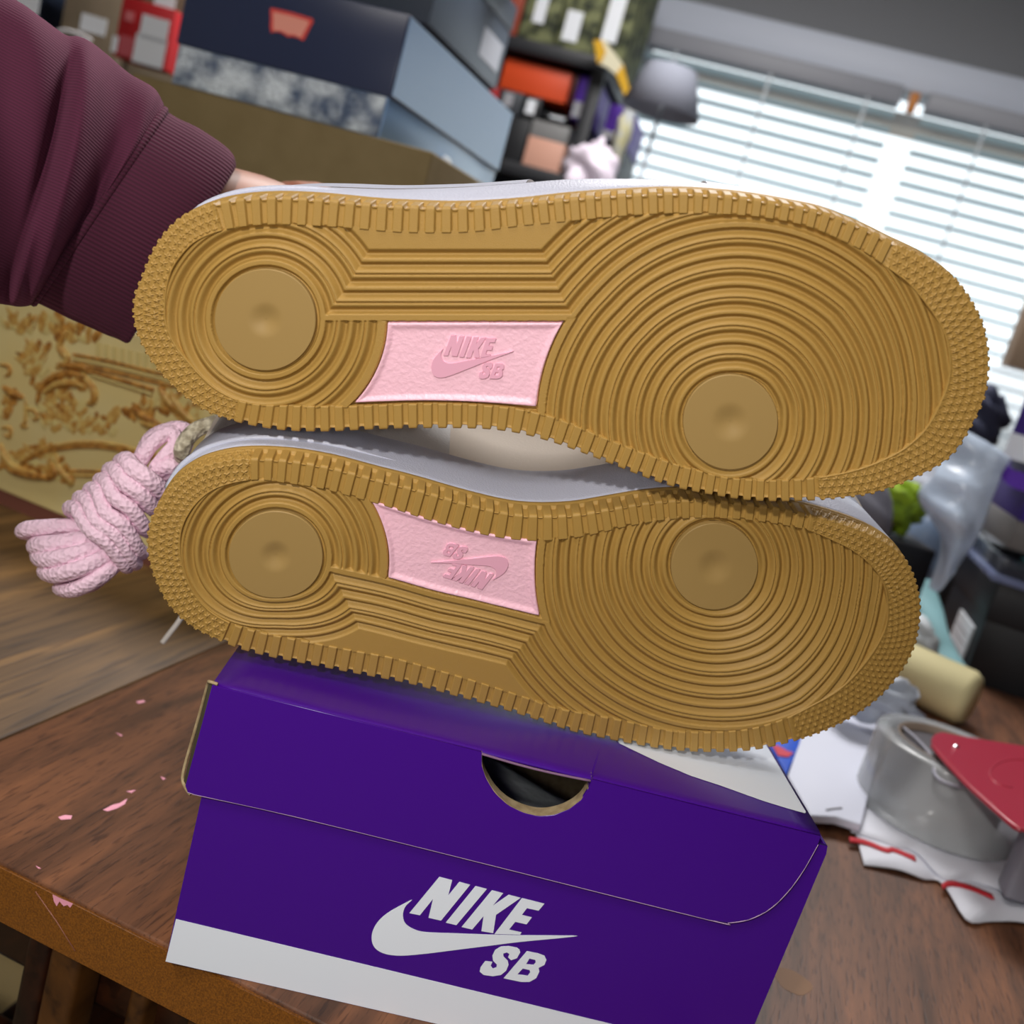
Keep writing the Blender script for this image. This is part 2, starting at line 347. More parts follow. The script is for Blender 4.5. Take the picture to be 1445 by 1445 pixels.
bx('back_rail', (-0.13, 0.045, -0.085), (0.30, 0.06, -0.045), m_dwood, chair, 0.004)
bx('back_rail', (-0.13, 0.045, -0.145), (0.30, 0.06, -0.125), m_dwood, chair, 0.004)
for x in (-0.13, 0.26): bx('leg', (x, 0.38, -0.75), (x+0.04, 0.42, -0.30), m_dwood, chair, 0.003)
crate = bx('storage_carton', (-0.62, 0.75, 0.0), (-0.27, 1.25, 0.42), mat('pale_carton', (206, 182, 130), 0.8), None, 0.004)
tag(crate, 'pale cream carton on the floor left of the chair', 'box')
fb = bx('fabric_bundle', (-0.50, 0.50, 0.0), (-0.26, 0.74, 0.22), mat('blue_cloth', (96, 150, 208), 0.9, noise=(20, (190, 205, 225), 3, 0.06), bump=(30, 0.8, 0.02, 'noise')), None, 0.05)
tag(fb, 'crumpled light blue fabric bundle on the floor beside the chair', 'fabric')
# ------------------------------------------------------------------ sneakers
def pl_basis(yaw, tilt):
    a, t = math.radians(yaw), math.radians(tilt)
    nh = np.array([math.sin(a), -math.cos(a), 0]); z = np.array([0, 0, 1.0])
    return np.array([math.cos(a), math.sin(a), 0]), math.cos(t)*z+math.sin(t)*nh, math.cos(t)*nh-math.sin(t)*z
uL, vL, nL = pl_basis(9, 12)
LIDZ = None
PL0 = CAM+(atz(700, 995, 0.858)-CAM)*0.957
def tdep(px, py, P0, n): d = ray(px, py); return ((P0-CAM)@n)/(d@n)
thL = tdep(389, 784, PL0, nL)
uU, vU, nU = pl_basis(1.5, 13)
PU0 = atd(374, 451.5, thL*0.93)
class Sole:
    """turns frame measurements into sole millimetres: u along the shoe, v up, h out of the sole"""
    def __init__(s, P0, u, v, n, us, kb):
        s.P0, s.u, s.v, s.n, s.us, s.kb = P0, u, v, n, us, kb
    def bend(s, u): return -s.kb*np.maximum(0, u-s.us)**2
    def uv(s, px, py):
        d = ray(px, py); q = CAM-s.P0; dn = d@s.n; t = -(q@s.n)/dn
        for _ in range(4):
            P = q+d*t[..., None]; t = (s.bend(P@s.u)-(q@s.n))/dn
        P = q+d*t[..., None]
        return P@s.u, P@s.v
    def xyz(s, u, v, h): return np.stack([u, v, s.bend(u)+h], -1)
SU = Sole(PU0, uU, vU, nU, float((atd(1150, 590, 0.335)-PU0)@uU), 1.1)
SL = Sole(PL0, uL, vL, nL, float((atd(1090, 830, 0.37)-PL0)@uL), 1.6)
# matching points of the two soles in the photograph (upper pair member, lower pair member)
HC = np.array([374, 451.5]); FC = np.array([1030.9, 596.0])
RT_A = np.radians([-180, -135, -90, -45, 0, 15, 45, 90, 135, 180])
RT = np.array([[97,133,171,211,248,289],[98,136,173,211,248,289],[98,136,173,210,245,280],[97,134,172,208,240,274],[97,135,174.5,210,242,276],
  [99,137,177,214,250,283],[100,138,181,224,268,308],[94.7,135,174.8,215.8,257.9,299],[96,133,170,207.4,246,289],[97,133,171,211,248,289]], float)
PAIR = [(374,451.5,388.8,784.3),(1030.9,596,1008.4,799.8),
 (543.7,454,545.3,816.5),(795.2,454.8,762.4,871),(755.8,574.9,757.4,764.6),(505,567.4,528,709.5),
 (472.6,427.7,474.7,825.3),(496.8,387.6,491.3,862.6),(512,352.3,500.3,884),(464.3,439.5,470.5,810.7),
 (801.5,425.3,760.3,896.8),(780.7,386.2,734,922.4),(770,351.3,719.5,938.3),(806.4,441,767.3,885),
 (670,454.5,654.5,844.5),(637,427,617.5,861.5),(638,387,612.6,892.8),(641,352,610,911.3),(630,570,640,740)]
TW = math.radians(13.9)      # the lower sole is the mirror of the upper one, turned by this
for (cu, rx, ry, cl, qx, qy) in ((HC, 71.8, 72.5, (388.8, 784.3), 67.4, 62.4), (FC, 68, 66, (1008.4, 799.8), 61.7, 60.5)):
    for a in np.arange(8)*PI/4:
        b = TW-a; ru = 1/math.hypot(math.cos(a)/rx, math.sin(a)/ry); rl_ = 1/math.hypot(math.cos(b)/qx, math.sin(b)/qy)
        PAIR.append((cu[0]+ru*math.cos(a), cu[1]+ru*math.sin(a), cl[0]+rl_*math.cos(b), cl[1]+rl_*math.sin(b)))
for b, rs in ((PI/2, (86, 119.5, 151.1, 182.3, 213.9)), (PI, (89.5, 123.7, 158, 192.2, 226.5)), (0, (89.2, 121.1, 151.6, 180.6, 208.3, 234.6))):
    a = TW-b; th_ = (-a+PI) % (2*PI)-PI
    for k, r_ in enumerate(rs):
        ru = float(np.interp(th_, RT_A, RT[:, k])); PAIR.append((FC[0]+ru*math.cos(a), FC[1]+ru*math.sin(a), 1008.4+r_*math.cos(b), 799.8+r_*math.sin(b)))
for b, r_ in ((PI, 130), (PI/2, 95)):      # outer heel ring of the lower sole
    a = TW-b; PAIR.append((HC[0]+141*math.cos(a), HC[1]+141*math.sin(a), 388.8+r_*math.cos(b), 784.3+r_*math.sin(b)))
PAIR = np.array(PAIR)
def dlt(A, B):
    rows = []
    for (x, y), (X, Y) in zip(A/1000, B/1000):
        rows += [[-x, -y, -1, 0, 0, 0, x*X, y*X, X], [0, 0, 0, -x, -y, -1, x*Y, y*Y, Y]]
    return np.linalg.svd(np.array(rows))[2][-1].reshape(3, 3)
class TPS:
    """homography plus a smooth thin-plate residual"""
    def __init__(s, A, B):
        s.A = A; s.H = dlt(A, B); R = B-s.hom(A); n = len(A); K = s.k(A[:, None]-A[None])+np.eye(n)*2500.0
        P = np.hstack([np.ones((n, 1)), A]); M = np.block([[K, P], [P.T, np.zeros((3, 3))]])
        s.w = np.linalg.solve(M, np.vstack([R, np.zeros((3, 2))]))
    def hom(s, X): q = np.hstack([X/1000, np.ones((len(X), 1))])@s.H.T; return q[:, :2]/q[:, 2:]*1000
    @staticmethod
    def k(d): r2 = (d**2).sum(-1); return 0.5*r2*np.log(r2+1e-9)
    def __call__(s, X):
        sh = X.shape[:-1]; X = X.reshape(-1, 2); out = s.hom(X)
        for i in range(0, len(X), 40000):
            x = X[i:i+40000]; out[i:i+40000] += s.k(x[:, None]-s.A[None])@s.w[:-3]+np.hstack([np.ones((len(x), 1)), x])@s.w[-3:]
        return out.reshape(*sh, 2)
L2U = TPS(PAIR[:, 2:], PAIR[:, :2]); U2L = TPS(PAIR[:, :2], PAIR[:, 2:])
def smst(x, a, b): t = np.clip((x-a)/(b-a), 0, 1); return t*t*(3-2*t)
def relief(X, Y):
    """height (m) of the ring pattern at upper-sole frame coordinates"""
    rh = np.hypot(X-HC[0], Y-HC[1]); rf = np.hypot(X-FC[0], Y-FC[1]); th = np.arctan2(-(Y-FC[1]), X-FC[0])
    R = np.stack([np.interp(th, RT_A, RT[:, k]) for k in range(6)], -1)
    F = np.where(rf < R[..., 0], 1-(R[..., 0]-rf)/40.0, 6+(rf-R[..., 5])/38.5)
    for k in range(5):
        a, b = R[..., k], R[..., k+1]; m = (rf >= a) & (rf < b); F = np.where(m, k+1+(rf-a)/(b-a), F)
    H = 6+(rh-101)/40.0; M = 6+(427.7-Y)/40.1
    M = np.where((X < 463) | (X > 812), 99.0, M)
    ph_up = np.where(F < 5.44, F, np.minimum(np.minimum(H, M), F))
    left = X < 640
    ph_dn = np.where(left, H, F)
    ph = np.where(Y < 449.5, ph_up, ph_dn)
    x = ph-np.floor(ph)
    K = [(0, 0), (.08, -.02), (.30, -1), (.47, -.06), (.53, -.06), (.70, -1), (.92, -.02), (1, 0)]
    xs = np.array([k[0] for k in K]); ys = np.array([k[1] for k in K])
    i = np.clip(np.searchsorted(xs, x, side='right')-1, 0, len(xs)-2); t = (x-xs[i])/(xs[i+1]-xs[i]); t = t*t*(3-2*t)
    h = (ys[i]*(1-t)+ys[i+1]*t)*1.8
    land5 = (ph > 5.40) & (ph < 5.60); h = np.where(land5, np.maximum(h, -0.15*smst(np.abs(ph-5.5), .07, .1)), h)
    slit = np.minimum(x, 1-x); h = h-1.0*(1-smst(slit, .008, .042))*(ph > 0.8)
    flat = (Y < 449.5) & (ph > 7.88) & (X > 463) & (X < 860); h = np.where(flat, h*(1-smst(ph, 7.88, 7.92)), h)
    # the flat land above the heel arcs and the plate
    lw = smst(Y, 442.5, 445.5)*(1-smst(Y, 452.8, 454.3))*smst(X, 452, 458)*(1-smst(X, 800, 812))
    h = h*(1-lw)
    h = np.where((F < 0.26) | (rh < 70.5), -2.2, h)
    # recess that takes the pink plate
    pl = (Y > 453.6) & (Y < 580) & (rh > 170) & (rf > 273) & (X > 480) & (X < 820); h = np.where(pl, -3.0, h)
    ln = (Y > 453.6) & (X > 480) & (X < 700) & (rh > 158) & (rh <= 170); h = np.where(ln, -0.1, h)
    ln = (Y > 449) & (X > 690) & (X < 830) & (rf > 262) & (rf <= 273); h = np.where(ln, -0.1, h)
    return h*0.001-0.0003
def inpoly(x, y, P):
    c = np.zeros(x.shape, bool); n = len(P)
    for i in range(n):
        x0, y0 = P[i]; x1, y1 = P[(i+1) % n]
        m = ((y0 > y) != (y1 > y)); 
        if y0 != y1: c ^= m & (x < (x1-x0)*(y-y0)/(y1-y0)+x0)
    return c
def resamp(P, step):
    P = np.vstack([P, P[:1]]); d = np.r_[0, np.cumsum(np.linalg.norm(np.diff(P, axis=0), axis=1))]
    n = int(d[-1]/step); s = np.linspace(0, d[-1], n, endpoint=False)
    return np.stack([np.interp(s, d, P[:, k]) for k in range(2)], 1)
def smooth_c(A, sig):
    n = len(A); k = np.arange(n); k = np.minimum(k, n-k); g = np.exp(-0.5*(k/sig)**2); g /= g.sum()
    G = np.fft.fft(g); return np.real(np.fft.ifft(np.fft.fft(A, axis=0)*(G[:, None] if A.ndim > 1 else G), axis=0))
OU = [(186,445),(187,418),(197,391),(218.6,340),(251,302),(288.8,283),(332,273),(386,269.5),(440,271.5),(480,275),(521,279),(561,281.5),(642,284),(723,280),(800,271.6),(866,266.6),(941,263.3),(1001.7,265),(1062,271),(1119.5,281),(1167.7,291.5),(1224.4,313.8),(1265,334),(1305,353),(1346,380),(1370,409),(1390,445),(1397,473.7),(1399.6,505),(1394.5,551.7),(1377,594.6),(1343,646),(1291.5,676),(1240,696),(1198,703),(1156,706.6),(1100,708.5),(1059,707),(1032,703.8),(993,697),(954,689),(916,676.5),(861,655),(822.6,640),(780,625),(736,613),(696,607),(650,605),(588,605),(548,606),(507,607.5),(467,609.5),(413,609),(372.4,604.4),(332,596),(291.5,582.8),(259,561),(232,535.5),(210.5,509),(197,484),(189,466)]
IU = [(321,323.7),(359,318.3),(399.4,317),(434.5,318.3),(494,322),(561,327.7),(634,328.5),(682,325.8),(728,319.6),(774,315),(806,312),(856,307),(906,303),(956,301),(1005,301.6),(1043,303.5),(1076,306.6),(1126,315.7),(1159,326.5),(1200,345),(1221.5,356.5),(1259.7,383),(1283,401),(1308,431),(1326,458),(1336,483),(1340,516),(1336,545),(1325,572),(1311,598),(1294,618),(1266.6,638.8),(1219.5,659.6),(1178,670),(1147.5,674.5),(1100,678),(1051,676.5),(1018,672.5),(985.4,664),(958,656.5),(925,645.5),(906,638.8),(884.7,630.5),(863,622),(844,614.6),(824.6,606),(801,596.5),(777,587.5),(736.4,578),(704,574),(655.4,570.6),(588,570),(507,573),(467,573.3),(386,572),(348,568),(326,560.5),(299.6,545),(272.6,518),(248,488),(234.8,456),(233.4,429),(236,402),(245.6,375),(268,347),(291.5,333)]
OL = [(206,770),(208,745),(218.4,713.4),(241,676.5),(275,651),(317.7,638),(360,634.5),(417,638),(473.8,648),(530.5,663),(583,676),(666,699.5),(735,714),(804.5,714.7),(860,706.4),(900,699.5),(940,694.5),(985,693),(1030,696),(1075,701),(1122.6,709),(1179.7,723),(1236.8,744),(1275,769),(1294,799.4),(1303,837.5),(1301.5,871.7),(1292,913.6),(1271,951.7),(1236.8,989.8),(1191,1020),(1141.6,1041),(1084.5,1055.5),(1046.5,1061),(993,1062),(943.7,1058.5),(894,1050.6),(837,1039.5),(804.5,1032),(749,1014),(693.8,997),(638.4,982),(583,967),(527.7,956),(502,951.5),(445.4,940.4),(388.6,929.5),(349,920),(315,908),(275,889.3),(252.4,872.3),(232.6,849.6),(218.4,821.2),(209,795)]
IL = [(360,677),(405.7,682),(454,689.5),(502,702.5),(541.5,713.4),(583,727),(624.6,739.7),(666,750.7),(707.6,759),(749,763),(782.4,762),(810,759),(846,752),(873.7,745),(904,739),(935,733.8),(973.8,731),(1012.6,731),(1059,733.8),(1115,742.3),(1145.4,750),(1175.9,763.3),(1202.5,776.6),(1229,798),(1246.3,824),(1252,852),(1250,883),(1233,917.4),(1206.3,951.7),(1179.7,976),(1141.6,997.4),(1115,1011),(1084.5,1022),(1046.5,1030.5),(993,1033.5),(951,1031.6),(913,1024.5),(875,1016),(837,1008.8),(781.8,998.5),(748.6,986.5),(712.6,974.5),(671.6,961.5),(616,945),(558,929),(502,918.5),(445.4,907.8),(408.5,900.7),(366,892),(330,881.5),(297.8,863.8),(275,838),(261,807),(254.5,778.6),(256,750.3),(265,727.6),(283.6,704),(312,686.4)]
def star_f(u, v):
    """five-pointed star relief tiled over the rim, u,v in metres"""
    p = 0.00315; q = p*0.82
    row = np.floor(v/q); uu = (u/p+0.5*(row % 2)); cx = uu-np.floor(uu)-0.5; cy = v/q-row-0.5
    x = cx*p; y = cy*q; r = np.hypot(x, y); a = np.arctan2(y, x)+PI/2
    k = np.abs(((a/(2*PI/5)) % 1)-0.5)*2          # 1 at tips, 0 between
    R = 0.00036+0.00104*k**1.8
    return smst(R-r, -0.00010, 0.00030)
def rim(S, O, I, shift, zones, pit, name, parent):
    O = smooth_c(resamp(catmull(O, 8, True), 0.9), 10.0); 
    T = np.roll(O, -1, 0)-np.roll(O, 1, 0); T /= np.linalg.norm(T, axis=1)[:, None]; N = np.stack([T[:, 1], -T[:, 0]], 1)   # outward for a clockwise trace
    if ((O-O.mean(0))*N).sum() < 0: N = -N
    O = O-N*(shift*np.maximum(0, -N[:, 1]*0.96+N[:, 0]*0.27))[:, None]
    Ip = smooth_c(resamp(catmull(I, 8, True), 1.3), 3.5)
    # inner boundary met by the inward normal
    W = np.empty(len(O)); Nx = smooth_c(N, 14); Nx /= np.linalg.norm(Nx, axis=1)[:, None]
    A = Ip; B = np.roll(Ip, -1, 0)-Ip
    for i in range(len(O)):
        d = -Nx[i]; q = A-O[i]; den = d[0]*B[:, 1]-d[1]*B[:, 0]; den = np.where(np.abs(den) < 1e-9, 1e-9, den)
        t = (q[:, 0]*B[:, 1]-q[:, 1]*B[:, 0])/den; s = (q[:, 0]*d[1]-q[:, 1]*d[0])/den
        ok = (s >= 0) & (s < 1) & (t > 5); W[i] = t[ok].min() if ok.any() else 35
    W = smooth_c(np.minimum(W, 75), 5)
    In = O-Nx*W[:, None]
    ou, ov = S.uv(O[:, 0], O[:, 1]); iu, iv = S.uv(In[:, 0], In[:, 1])
    Om = np.stack([ou, ov], 1); Im = np.stack([iu, iv], 1); n = len(O)
    Tm = np.roll(Om, -1, 0)-np.roll(Om, 1, 0); Tm /= np.linalg.norm(Tm, axis=1)[:, None]; Nm = np.stack([Tm[:, 1], -Tm[:, 0]], 1)
    if ((Om-Om.mean(0))*Nm).sum() < 0: Nm = -Nm
    Nm = smooth_c(Nm, 6); Nm /= np.linalg.norm(Nm, axis=1)[:, None]
    ds = np.linalg.norm(np.roll(Om, -1, 0)-Om, axis=1); sm = np.r_[0, np.cumsum(ds)[:-1]]
    near = lambda p: int(np.argmin(((O-np.array(p))**2).sum(1)))
    Z = np.ones(n)                                                # 1 = ribs, 0 = stars
    for a, b in zones:
        i, j = near(a), near(b)
        idx = np.arange(i, j if j > i else j+n) % n; Z[idx] = 0
    Zs = np.clip(smooth_c(Z, 2.6), 0, 1)
    pitch = np.where(O[:, 1] < np.interp(O[:, 0], [200, 1400], pit[0]), np.interp(O[:, 0], pit[1], pit[2]), np.interp(O[:, 0], pit[3], pit[4]))
    ph = np.cumsum(0.9/smooth_c(pitch, 30)); ph = ph*round(ph[-1])/ph[-1]; fr = ph-np.floor(ph)
    # groove amount: 0 on the rib, 1 in the groove
    g = smst(fr, 0.53, 0.61)*(1-smst(fr, 0.93, 1.0)); 
    nf, nw = 40, 26; rc = 0.0009; V = []
    Wm = np.linalg.norm(Om-Im, axis=1); acr = []
    di = (Im-Om)/Wm[:, None]
    # across stations: (kind, value)
    cols = [('i', -0.0032)]+[('f', t) for t in np.linspace(0, 1, nf)]+[('c', a) for a in np.linspace(0.25, 1, 4)*PI/2]+[('w', z) for z in np.linspace(0.0016, 0.0100, nw)]+[('w2', 0.0100)]
    P3 = np.zeros((n, len(cols), 3))
    for k, (kd, val) in enumerate(cols):
        gg = g*Zs
        if kd == 'i': base = Im; h = np.full(n, val); nr = np.zeros((n, 2)); hz = 0; ax = Wm
        elif kd == 'f':
            L_ = (Wm-rc)*(1-val)+rc; base = Om+di*L_[:, None]; h = np.full(n, 0.0003); nr = np.zeros((n, 2)); hz = 1; ax = L_
            if val == 0: h = h-0.0002
        elif kd == 'c':
            base = Om-Nm*(rc*(1-math.sin(val))); h = np.full(n, 0.0003-rc*(1-math.cos(val))); nr = Nm*math.sin(val); hz = math.cos(val); ax = np.full(n, rc*(1-val/(PI/2)))-0.0002
        else:
            base = Om+Nm*(0.00035 if (kd == 'w' and val > 0.0086) else 0.0); h = np.full(n, -val) if kd == 'w' else np.full(n, -val)
            if kd == 'w2': base = Om-Nm*0.0012
            nr = Nm; hz = 0; ax = np.full(n, -val)
        dep = 0.0013
        lipk = 1.0 if kd != 'w' and kd != 'w2' else float(1-smst(np.array(val), 0.0072, 0.0078))
        if kd in 'i': D = 0
        else: D = -dep*gg*lipk
        if kd != 'i' and kd != 'w2':
            st = star_f(sm, ax+0.0118)*(1-Zs)*0.00060*lipk*(1-smst(np.asarray(ax)/np.maximum(Wm, 1e-6), 0.90, 0.97)); D = D+st-0.0005*(1-Zs)*lipk*(1-smst(np.asarray(ax)/np.maximum(Wm, 1e-6), 0.92, 1.0))
        b2 = base+nr*(D if np.ndim(D) else np.full(n, D))[:, None] if kd != 'i' else base
        # the groove also pulls the face edge back
        if kd == 'f': e_ = smst(np.asarray(1-ax/Wm), 0.0, 1.0)*0; 
        h2 = h+(D*hz if kd != 'i' else 0)
        if kd == 'f':
            # keep the groove floor inside the pulled-back side wall
            lim = rc+dep*gg; L2 = np.maximum(ax, lim*1.0); b2 = Om+di*L2[:, None]
        P3[:, k] = S.xyz(b2[:, 0], b2[:, 1], h2)
    grid_mesh(name, P3.reshape(-1, 3), n, len(cols), m_gum, parent, closed_u=True)
    return Om, Nm, Ip
def coons(edges, nu, nv):
    c0, c1, d0, d1 = edges   # bottom(u), top(u), left(v), right(v) functions
    u = np.linspace(0, 1, nu)[:, None, None]; v = np.linspace(0, 1, nv)[None, :, None]
    C0 = np.array([c0(t) for t in np.linspace(0, 1, nu)])[:, None]; C1 = np.array([c1(t) for t in np.linspace(0, 1, nu)])[:, None]
    D0 = np.array([d0(t) for t in np.linspace(0, 1, nv)])[None]; D1 = np.array([d1(t) for t in np.linspace(0, 1, nv)])[None]
    return (1-v)*C0+v*C1+(1-u)*D0+u*D1-((1-u)*(1-v)*C0[0, 0]+u*(1-v)*C0[-1, 0]+(1-u)*v*C1[0, 0]+u*v*C1[-1, 0])
# the printed emblem, traced flat
LG = {'swoosh': [[(347,210),(300,232),(230,270),(185,300),(150,332),(120,375),(105,420),(107,465),(125,500),(160,525),(210,540),(280,545),(350,541),(450,531),(600,512),(800,487),(1000,462),(1200,443),(1340,427),(1200,424),(1000,423),(850,420),(700,415),(560,410),(450,406),(390,398),(340,378),(305,350),(292,310),(297,270),(315,240)]],
 'letter_n': [[(510,73),(587,92),(563,185),(630,103),(695,120),(520,335),(445,318),(472,205),(393,303),(330,290)]],
 'letter_i': [[(727,128),(795,145),(612,362),(548,347)]],
 'letter_k': [[(825,153),(893,170),(830,246),(925,180),(998,198),(850,300),(833,410),(762,398),(775,308),(707,388),(643,373)]],
 'letter_e': [[(1005,200),(1140,233),(1105,275),(1035,260),(1005,300),(1065,315),(1033,357),(965,342),(928,388),(1003,405),(994,419),(840,415)]],
 'letter_s': [[(975,560),(995,525),(990,508),(975,497),(925,487),(880,490),(845,510),(828,545),(832,575),(855,598),(852,615),(830,622),(818,605),(828,582),(785,577),(757,615),(752,640),(775,660),(830,668),(880,660),(910,635),(925,600),(920,575),(895,550),(893,532),(915,525),(930,535),(922,555),(940,572)]],
 'letter_b': [[(1035,518),(1100,530),(1140,545),(1152,570),(1140,600),(1105,618),(1110,640),(1090,680),(1050,702),(1000,702),(895,680)],[(1050,562),(1085,570),(1088,585),(1075,600),(1030,595)],[(1010,622),(1050,630),(1055,645),(1040,665),(978,656)]]}
def affine(src, dst):
    A = np.hstack([np.asarray(src, float), np.ones((len(src), 1))]); return np.linalg.lstsq(A, np.asarray(dst, float), rcond=None)[0]
def sneaker(S, O, I, shift, zones, pit, mirror, label, logo_dst, parts):
    M = mat4(S.u, S.v, S.n, S.P0)
    e = empty('sneaker', None, label, 'shoe', 'pair of sneakers held sole out', matrix=M)
    Om, Nm, Ip = rim(S, O, I, shift, zones, pit, 'outsole_rim', e)
    f = U2L if mirror else (lambda X: X); g = L2U if mirror else (lambda X: X)
    step = 0.92; x0, y0 = Ip.min(0)-4; x1, y1 = Ip.max(0)+4
    xs = np.arange(x0, x1, step); ys = np.arange(y0, y1, step); X, Y = np.meshgrid(xs, ys, indexing='ij')
    c = Ip.mean(0); Tn = np.roll(Ip, -1, 0)-np.roll(Ip, 1, 0); Tn /= np.linalg.norm(Tn, axis=1)[:, None]; Nn = np.stack([Tn[:, 1], -Tn[:, 0]], 1)
    if ((Ip-c)*Nn).sum() < 0: Nn = -Nn
    big = Ip+Nn*3.0
    ins = inpoly(X, Y, big[::2]).ravel()
    XY = np.stack([X.ravel(), Y.ravel()], 1); Q = g(XY)
    H = relief(Q[:, 0], Q[:, 1]); u, v = S.uv(XY[:, 0], XY[:, 1])
    grid_mesh('outsole_tread', S.xyz(u, v, H), len(xs), len(ys), m_gum, e, keep=ins)
    # smooth pivot discs with a thumb-sized dimple
    for C, R, rd in ((HC, 71.5, 27), (FC, 67.0, 30)):
        rr = np.r_[np.linspace(0.5, R-1.5, 34), R-0.7, R, R]; hh = -0.0011*(0.5+0.5*np.cos(np.clip(rr/rd, 0, 1)*PI))-0.0001; hh[-3] -= 0.0; hh[-2] -= 0.00035; hh[-1] = -0.0026
        a = np.linspace(0, 2*PI, 128, endpoint=False)
        P = C+np.stack([np.cos(a)[:, None]*rr, np.sin(a)[:, None]*rr*1.005], -1); P = f(P.reshape(-1, 2))
        u, v = S.uv(P[:, 0], P[:, 1]); grid_mesh('pivot_disc', S.xyz(u, v, np.tile(hh, 128)), 128, len(rr), m_disc, e, closed_u=True)
    # pink shank plate
    arcH = lambda t: HC+171.5*np.array([math.cos(t), math.sin(t)])
    aL0 = math.asin((569.5-HC[1])/171.5); aL1 = math.asin((455.2-HC[1])/171.5)
    rF = 274.5; b0 = math.asin((575.5-FC[1])/rF); b1 = math.asin((455.4-FC[1])/rF)
    dR = lambda t: FC+rF*np.array([-math.cos(b0+(b1-b0)*t), math.sin(b0+(b1-b0)*t)])
    dL = lambda t: arcH(aL0+(aL1-aL0)*t)
    cB = lambda t: dL(0)*(1-t)+dR(0)*t+np.array([0, -5.5*math.sin(PI*t)**1.0*(1 if t < .999 else 0)])
    cT = lambda t: dL(1)*(1-t)+dR(1)*t
    nu, nv = 150, 72; P = coons((cB, cT, dL, dR), nu, nv).reshape(-1, 2)
    ii, jj = np.meshgrid(np.arange(nu), np.arange(nv), indexing='ij'); lx = 250*np.minimum(ii, nu-1-ii)/(nu-1); ly = 118*np.minimum(jj, nv-1-jj)/(nv-1)
    d = np.minimum(lx, ly).ravel(); hh = -0.0002-0.0008*smst(d, 3.0, 12.0); hh = np.where(d < 0.01, -0.003, hh)
    P = f(P); u, v = S.uv(P[:, 0], P[:, 1]); grid_mesh('shank_plate', S.xyz(u, v, hh), nu, nv, m_pink, e)
    A = affine([(510,73),(1140,233),(1340,427),(752,650),(105,430),(1152,570)], logo_dst)
    lay = 0
    for nm, loops in LG.items():
        out = []
        for lp in loops:
            q = np.hstack([np.array(lp, float), np.ones((len(lp), 1))])@A
            if nm == 'swoosh': q = catmull(q, 3, True)
            u, v = S.uv(q[:, 0], q[:, 1]); out.append(list(zip(u, v)))
        lay += 1
        shape('emblem_'+nm if nm == 'swoosh' else nm, out, 0.0010, Matrix.Translation((0, 0, float(S.bend(np.mean(u)))-0.0015+0.00001*lay)), m_pink_s, e, bevel=0.00004)
    # side walls and upper behind the outsole: rings set in from the outline
    n = len(Om); st = max(1, n//260); o = Om[::st]; nn = Nm[::st]; k = len(o)
    umin, umax = o[:, 0].min(), o[:, 0].max(); tt = (o[:, 0]-umin)/(umax-umin)      # 0 heel .. 1 toe
    def ring(inset, depth): b = o-nn*np.broadcast_to(np.asarray(inset, float), (k,))[:, None]; return S.xyz(b[:, 0], b[:, 1], -(depth if np.ndim(depth) else np.full(k, depth)))
    sdv = parts['mid']; c = o[:, 1].mean()
    bul = 0.0036*np.exp(-((tt-0.40)/0.17)**2)*parts['bulge']
    R = [ring(0.0008, 0.0098)]+[ring(i_-bul*bb, d_) for (i_, d_), bb in zip(sdv, (0, .35, 1, 1, 1))]
    grid_mesh('midsole', np.stack(R, 1).reshape(-1, 3), k, len(R), m_white_leather, e, closed_u=True)
    it, dt = sdv[-1]
    # stitched welt line along the top of the midsole
    c = o[:, 1].mean()
    toe = smst(tt, 0.45, 1.0); full = 0.098-0.045*toe
    cen = np.array([0.0, 0.0])
    R = []
    for q, sc_ in ((0.0, 0.0), (0.12, 0.002), (0.3, 0.006), (0.5, 0.012), (0.7, 0.020), (0.88, 0.030), (1.0, 0.040)):
        R.append(ring(it-0.0006-bul+sc_*np.where(o[:, 1] > c, parts['lean'], parts['lean2']), dt-0.001+(full-dt)*q))
    R = np.stack(R, 1).reshape(-1, 3); grid_mesh('upper', R, k, 7, parts['upper'], e, closed_u=True)
    # overlay band at the base of the upper, heel counter to vamp
    for (t0, t1, q0, q1, mm) in parts['over']:
        s_ = (o[:, 1]-c > 0) if True else None
        idx = np.where((tt >= t0) & (tt <= t1) & (o[:, 1] > np.interp(tt, [0, 1], [c, c])))[0]
        if len(idx) < 4: continue
        idx = idx[np.argsort(tt[idx])]; k2 = len(idx); ro = []
        for q in np.linspace(q0, q1, 5):
            ins_ = it-0.0012-bul[idx]+parts['lean']*0.024*q*q; b = o[idx]-nn[idx]*ins_[:, None]; ro.append(S.xyz(b[:, 0], b[:, 1], -(dt+(full[idx]-dt)*q)))
        grid_mesh('side_panel', np.stack(ro, 1).reshape(-1, 3), k2, 5, mm, e)
    # raised line on the heel side of the midsole
    idx = np.where((tt < parts['line']) & (o[:, 1] > c))[0]; idx = idx[np.argsort(tt[idx])]
    b = o[idx]+nn[idx]*(-sdv[1][0]+0.0002); taper = np.clip(1-(tt[idx]/parts['line'])**4, 0.05, 1)
    dd = np.interp(tt[idx], [0, parts['line']], parts['ld'])
    tube('raised_line', S.xyz(b[:, 0], b[:, 1], -dd), 0.001, m_white_leather, e, radii=0.0010*taper, n=6)
    # closed insole deck so the shoe is no open tunnel
    b = o-nn*(it+0.012); bc = b.mean(0); ro = [S.xyz(bc[0]+(b[:, 0]-bc[0])*s_, bc[1]+(b[:, 1]-bc[1])*s_, np.full(k, -0.032)) for s_ in (1.0, 0.5, 0.02)]
    grid_mesh('insole', np.stack(ro, 1).reshape(-1, 3), k, 3, m_cream, e, closed_u=True)
    return e, Om, Nm
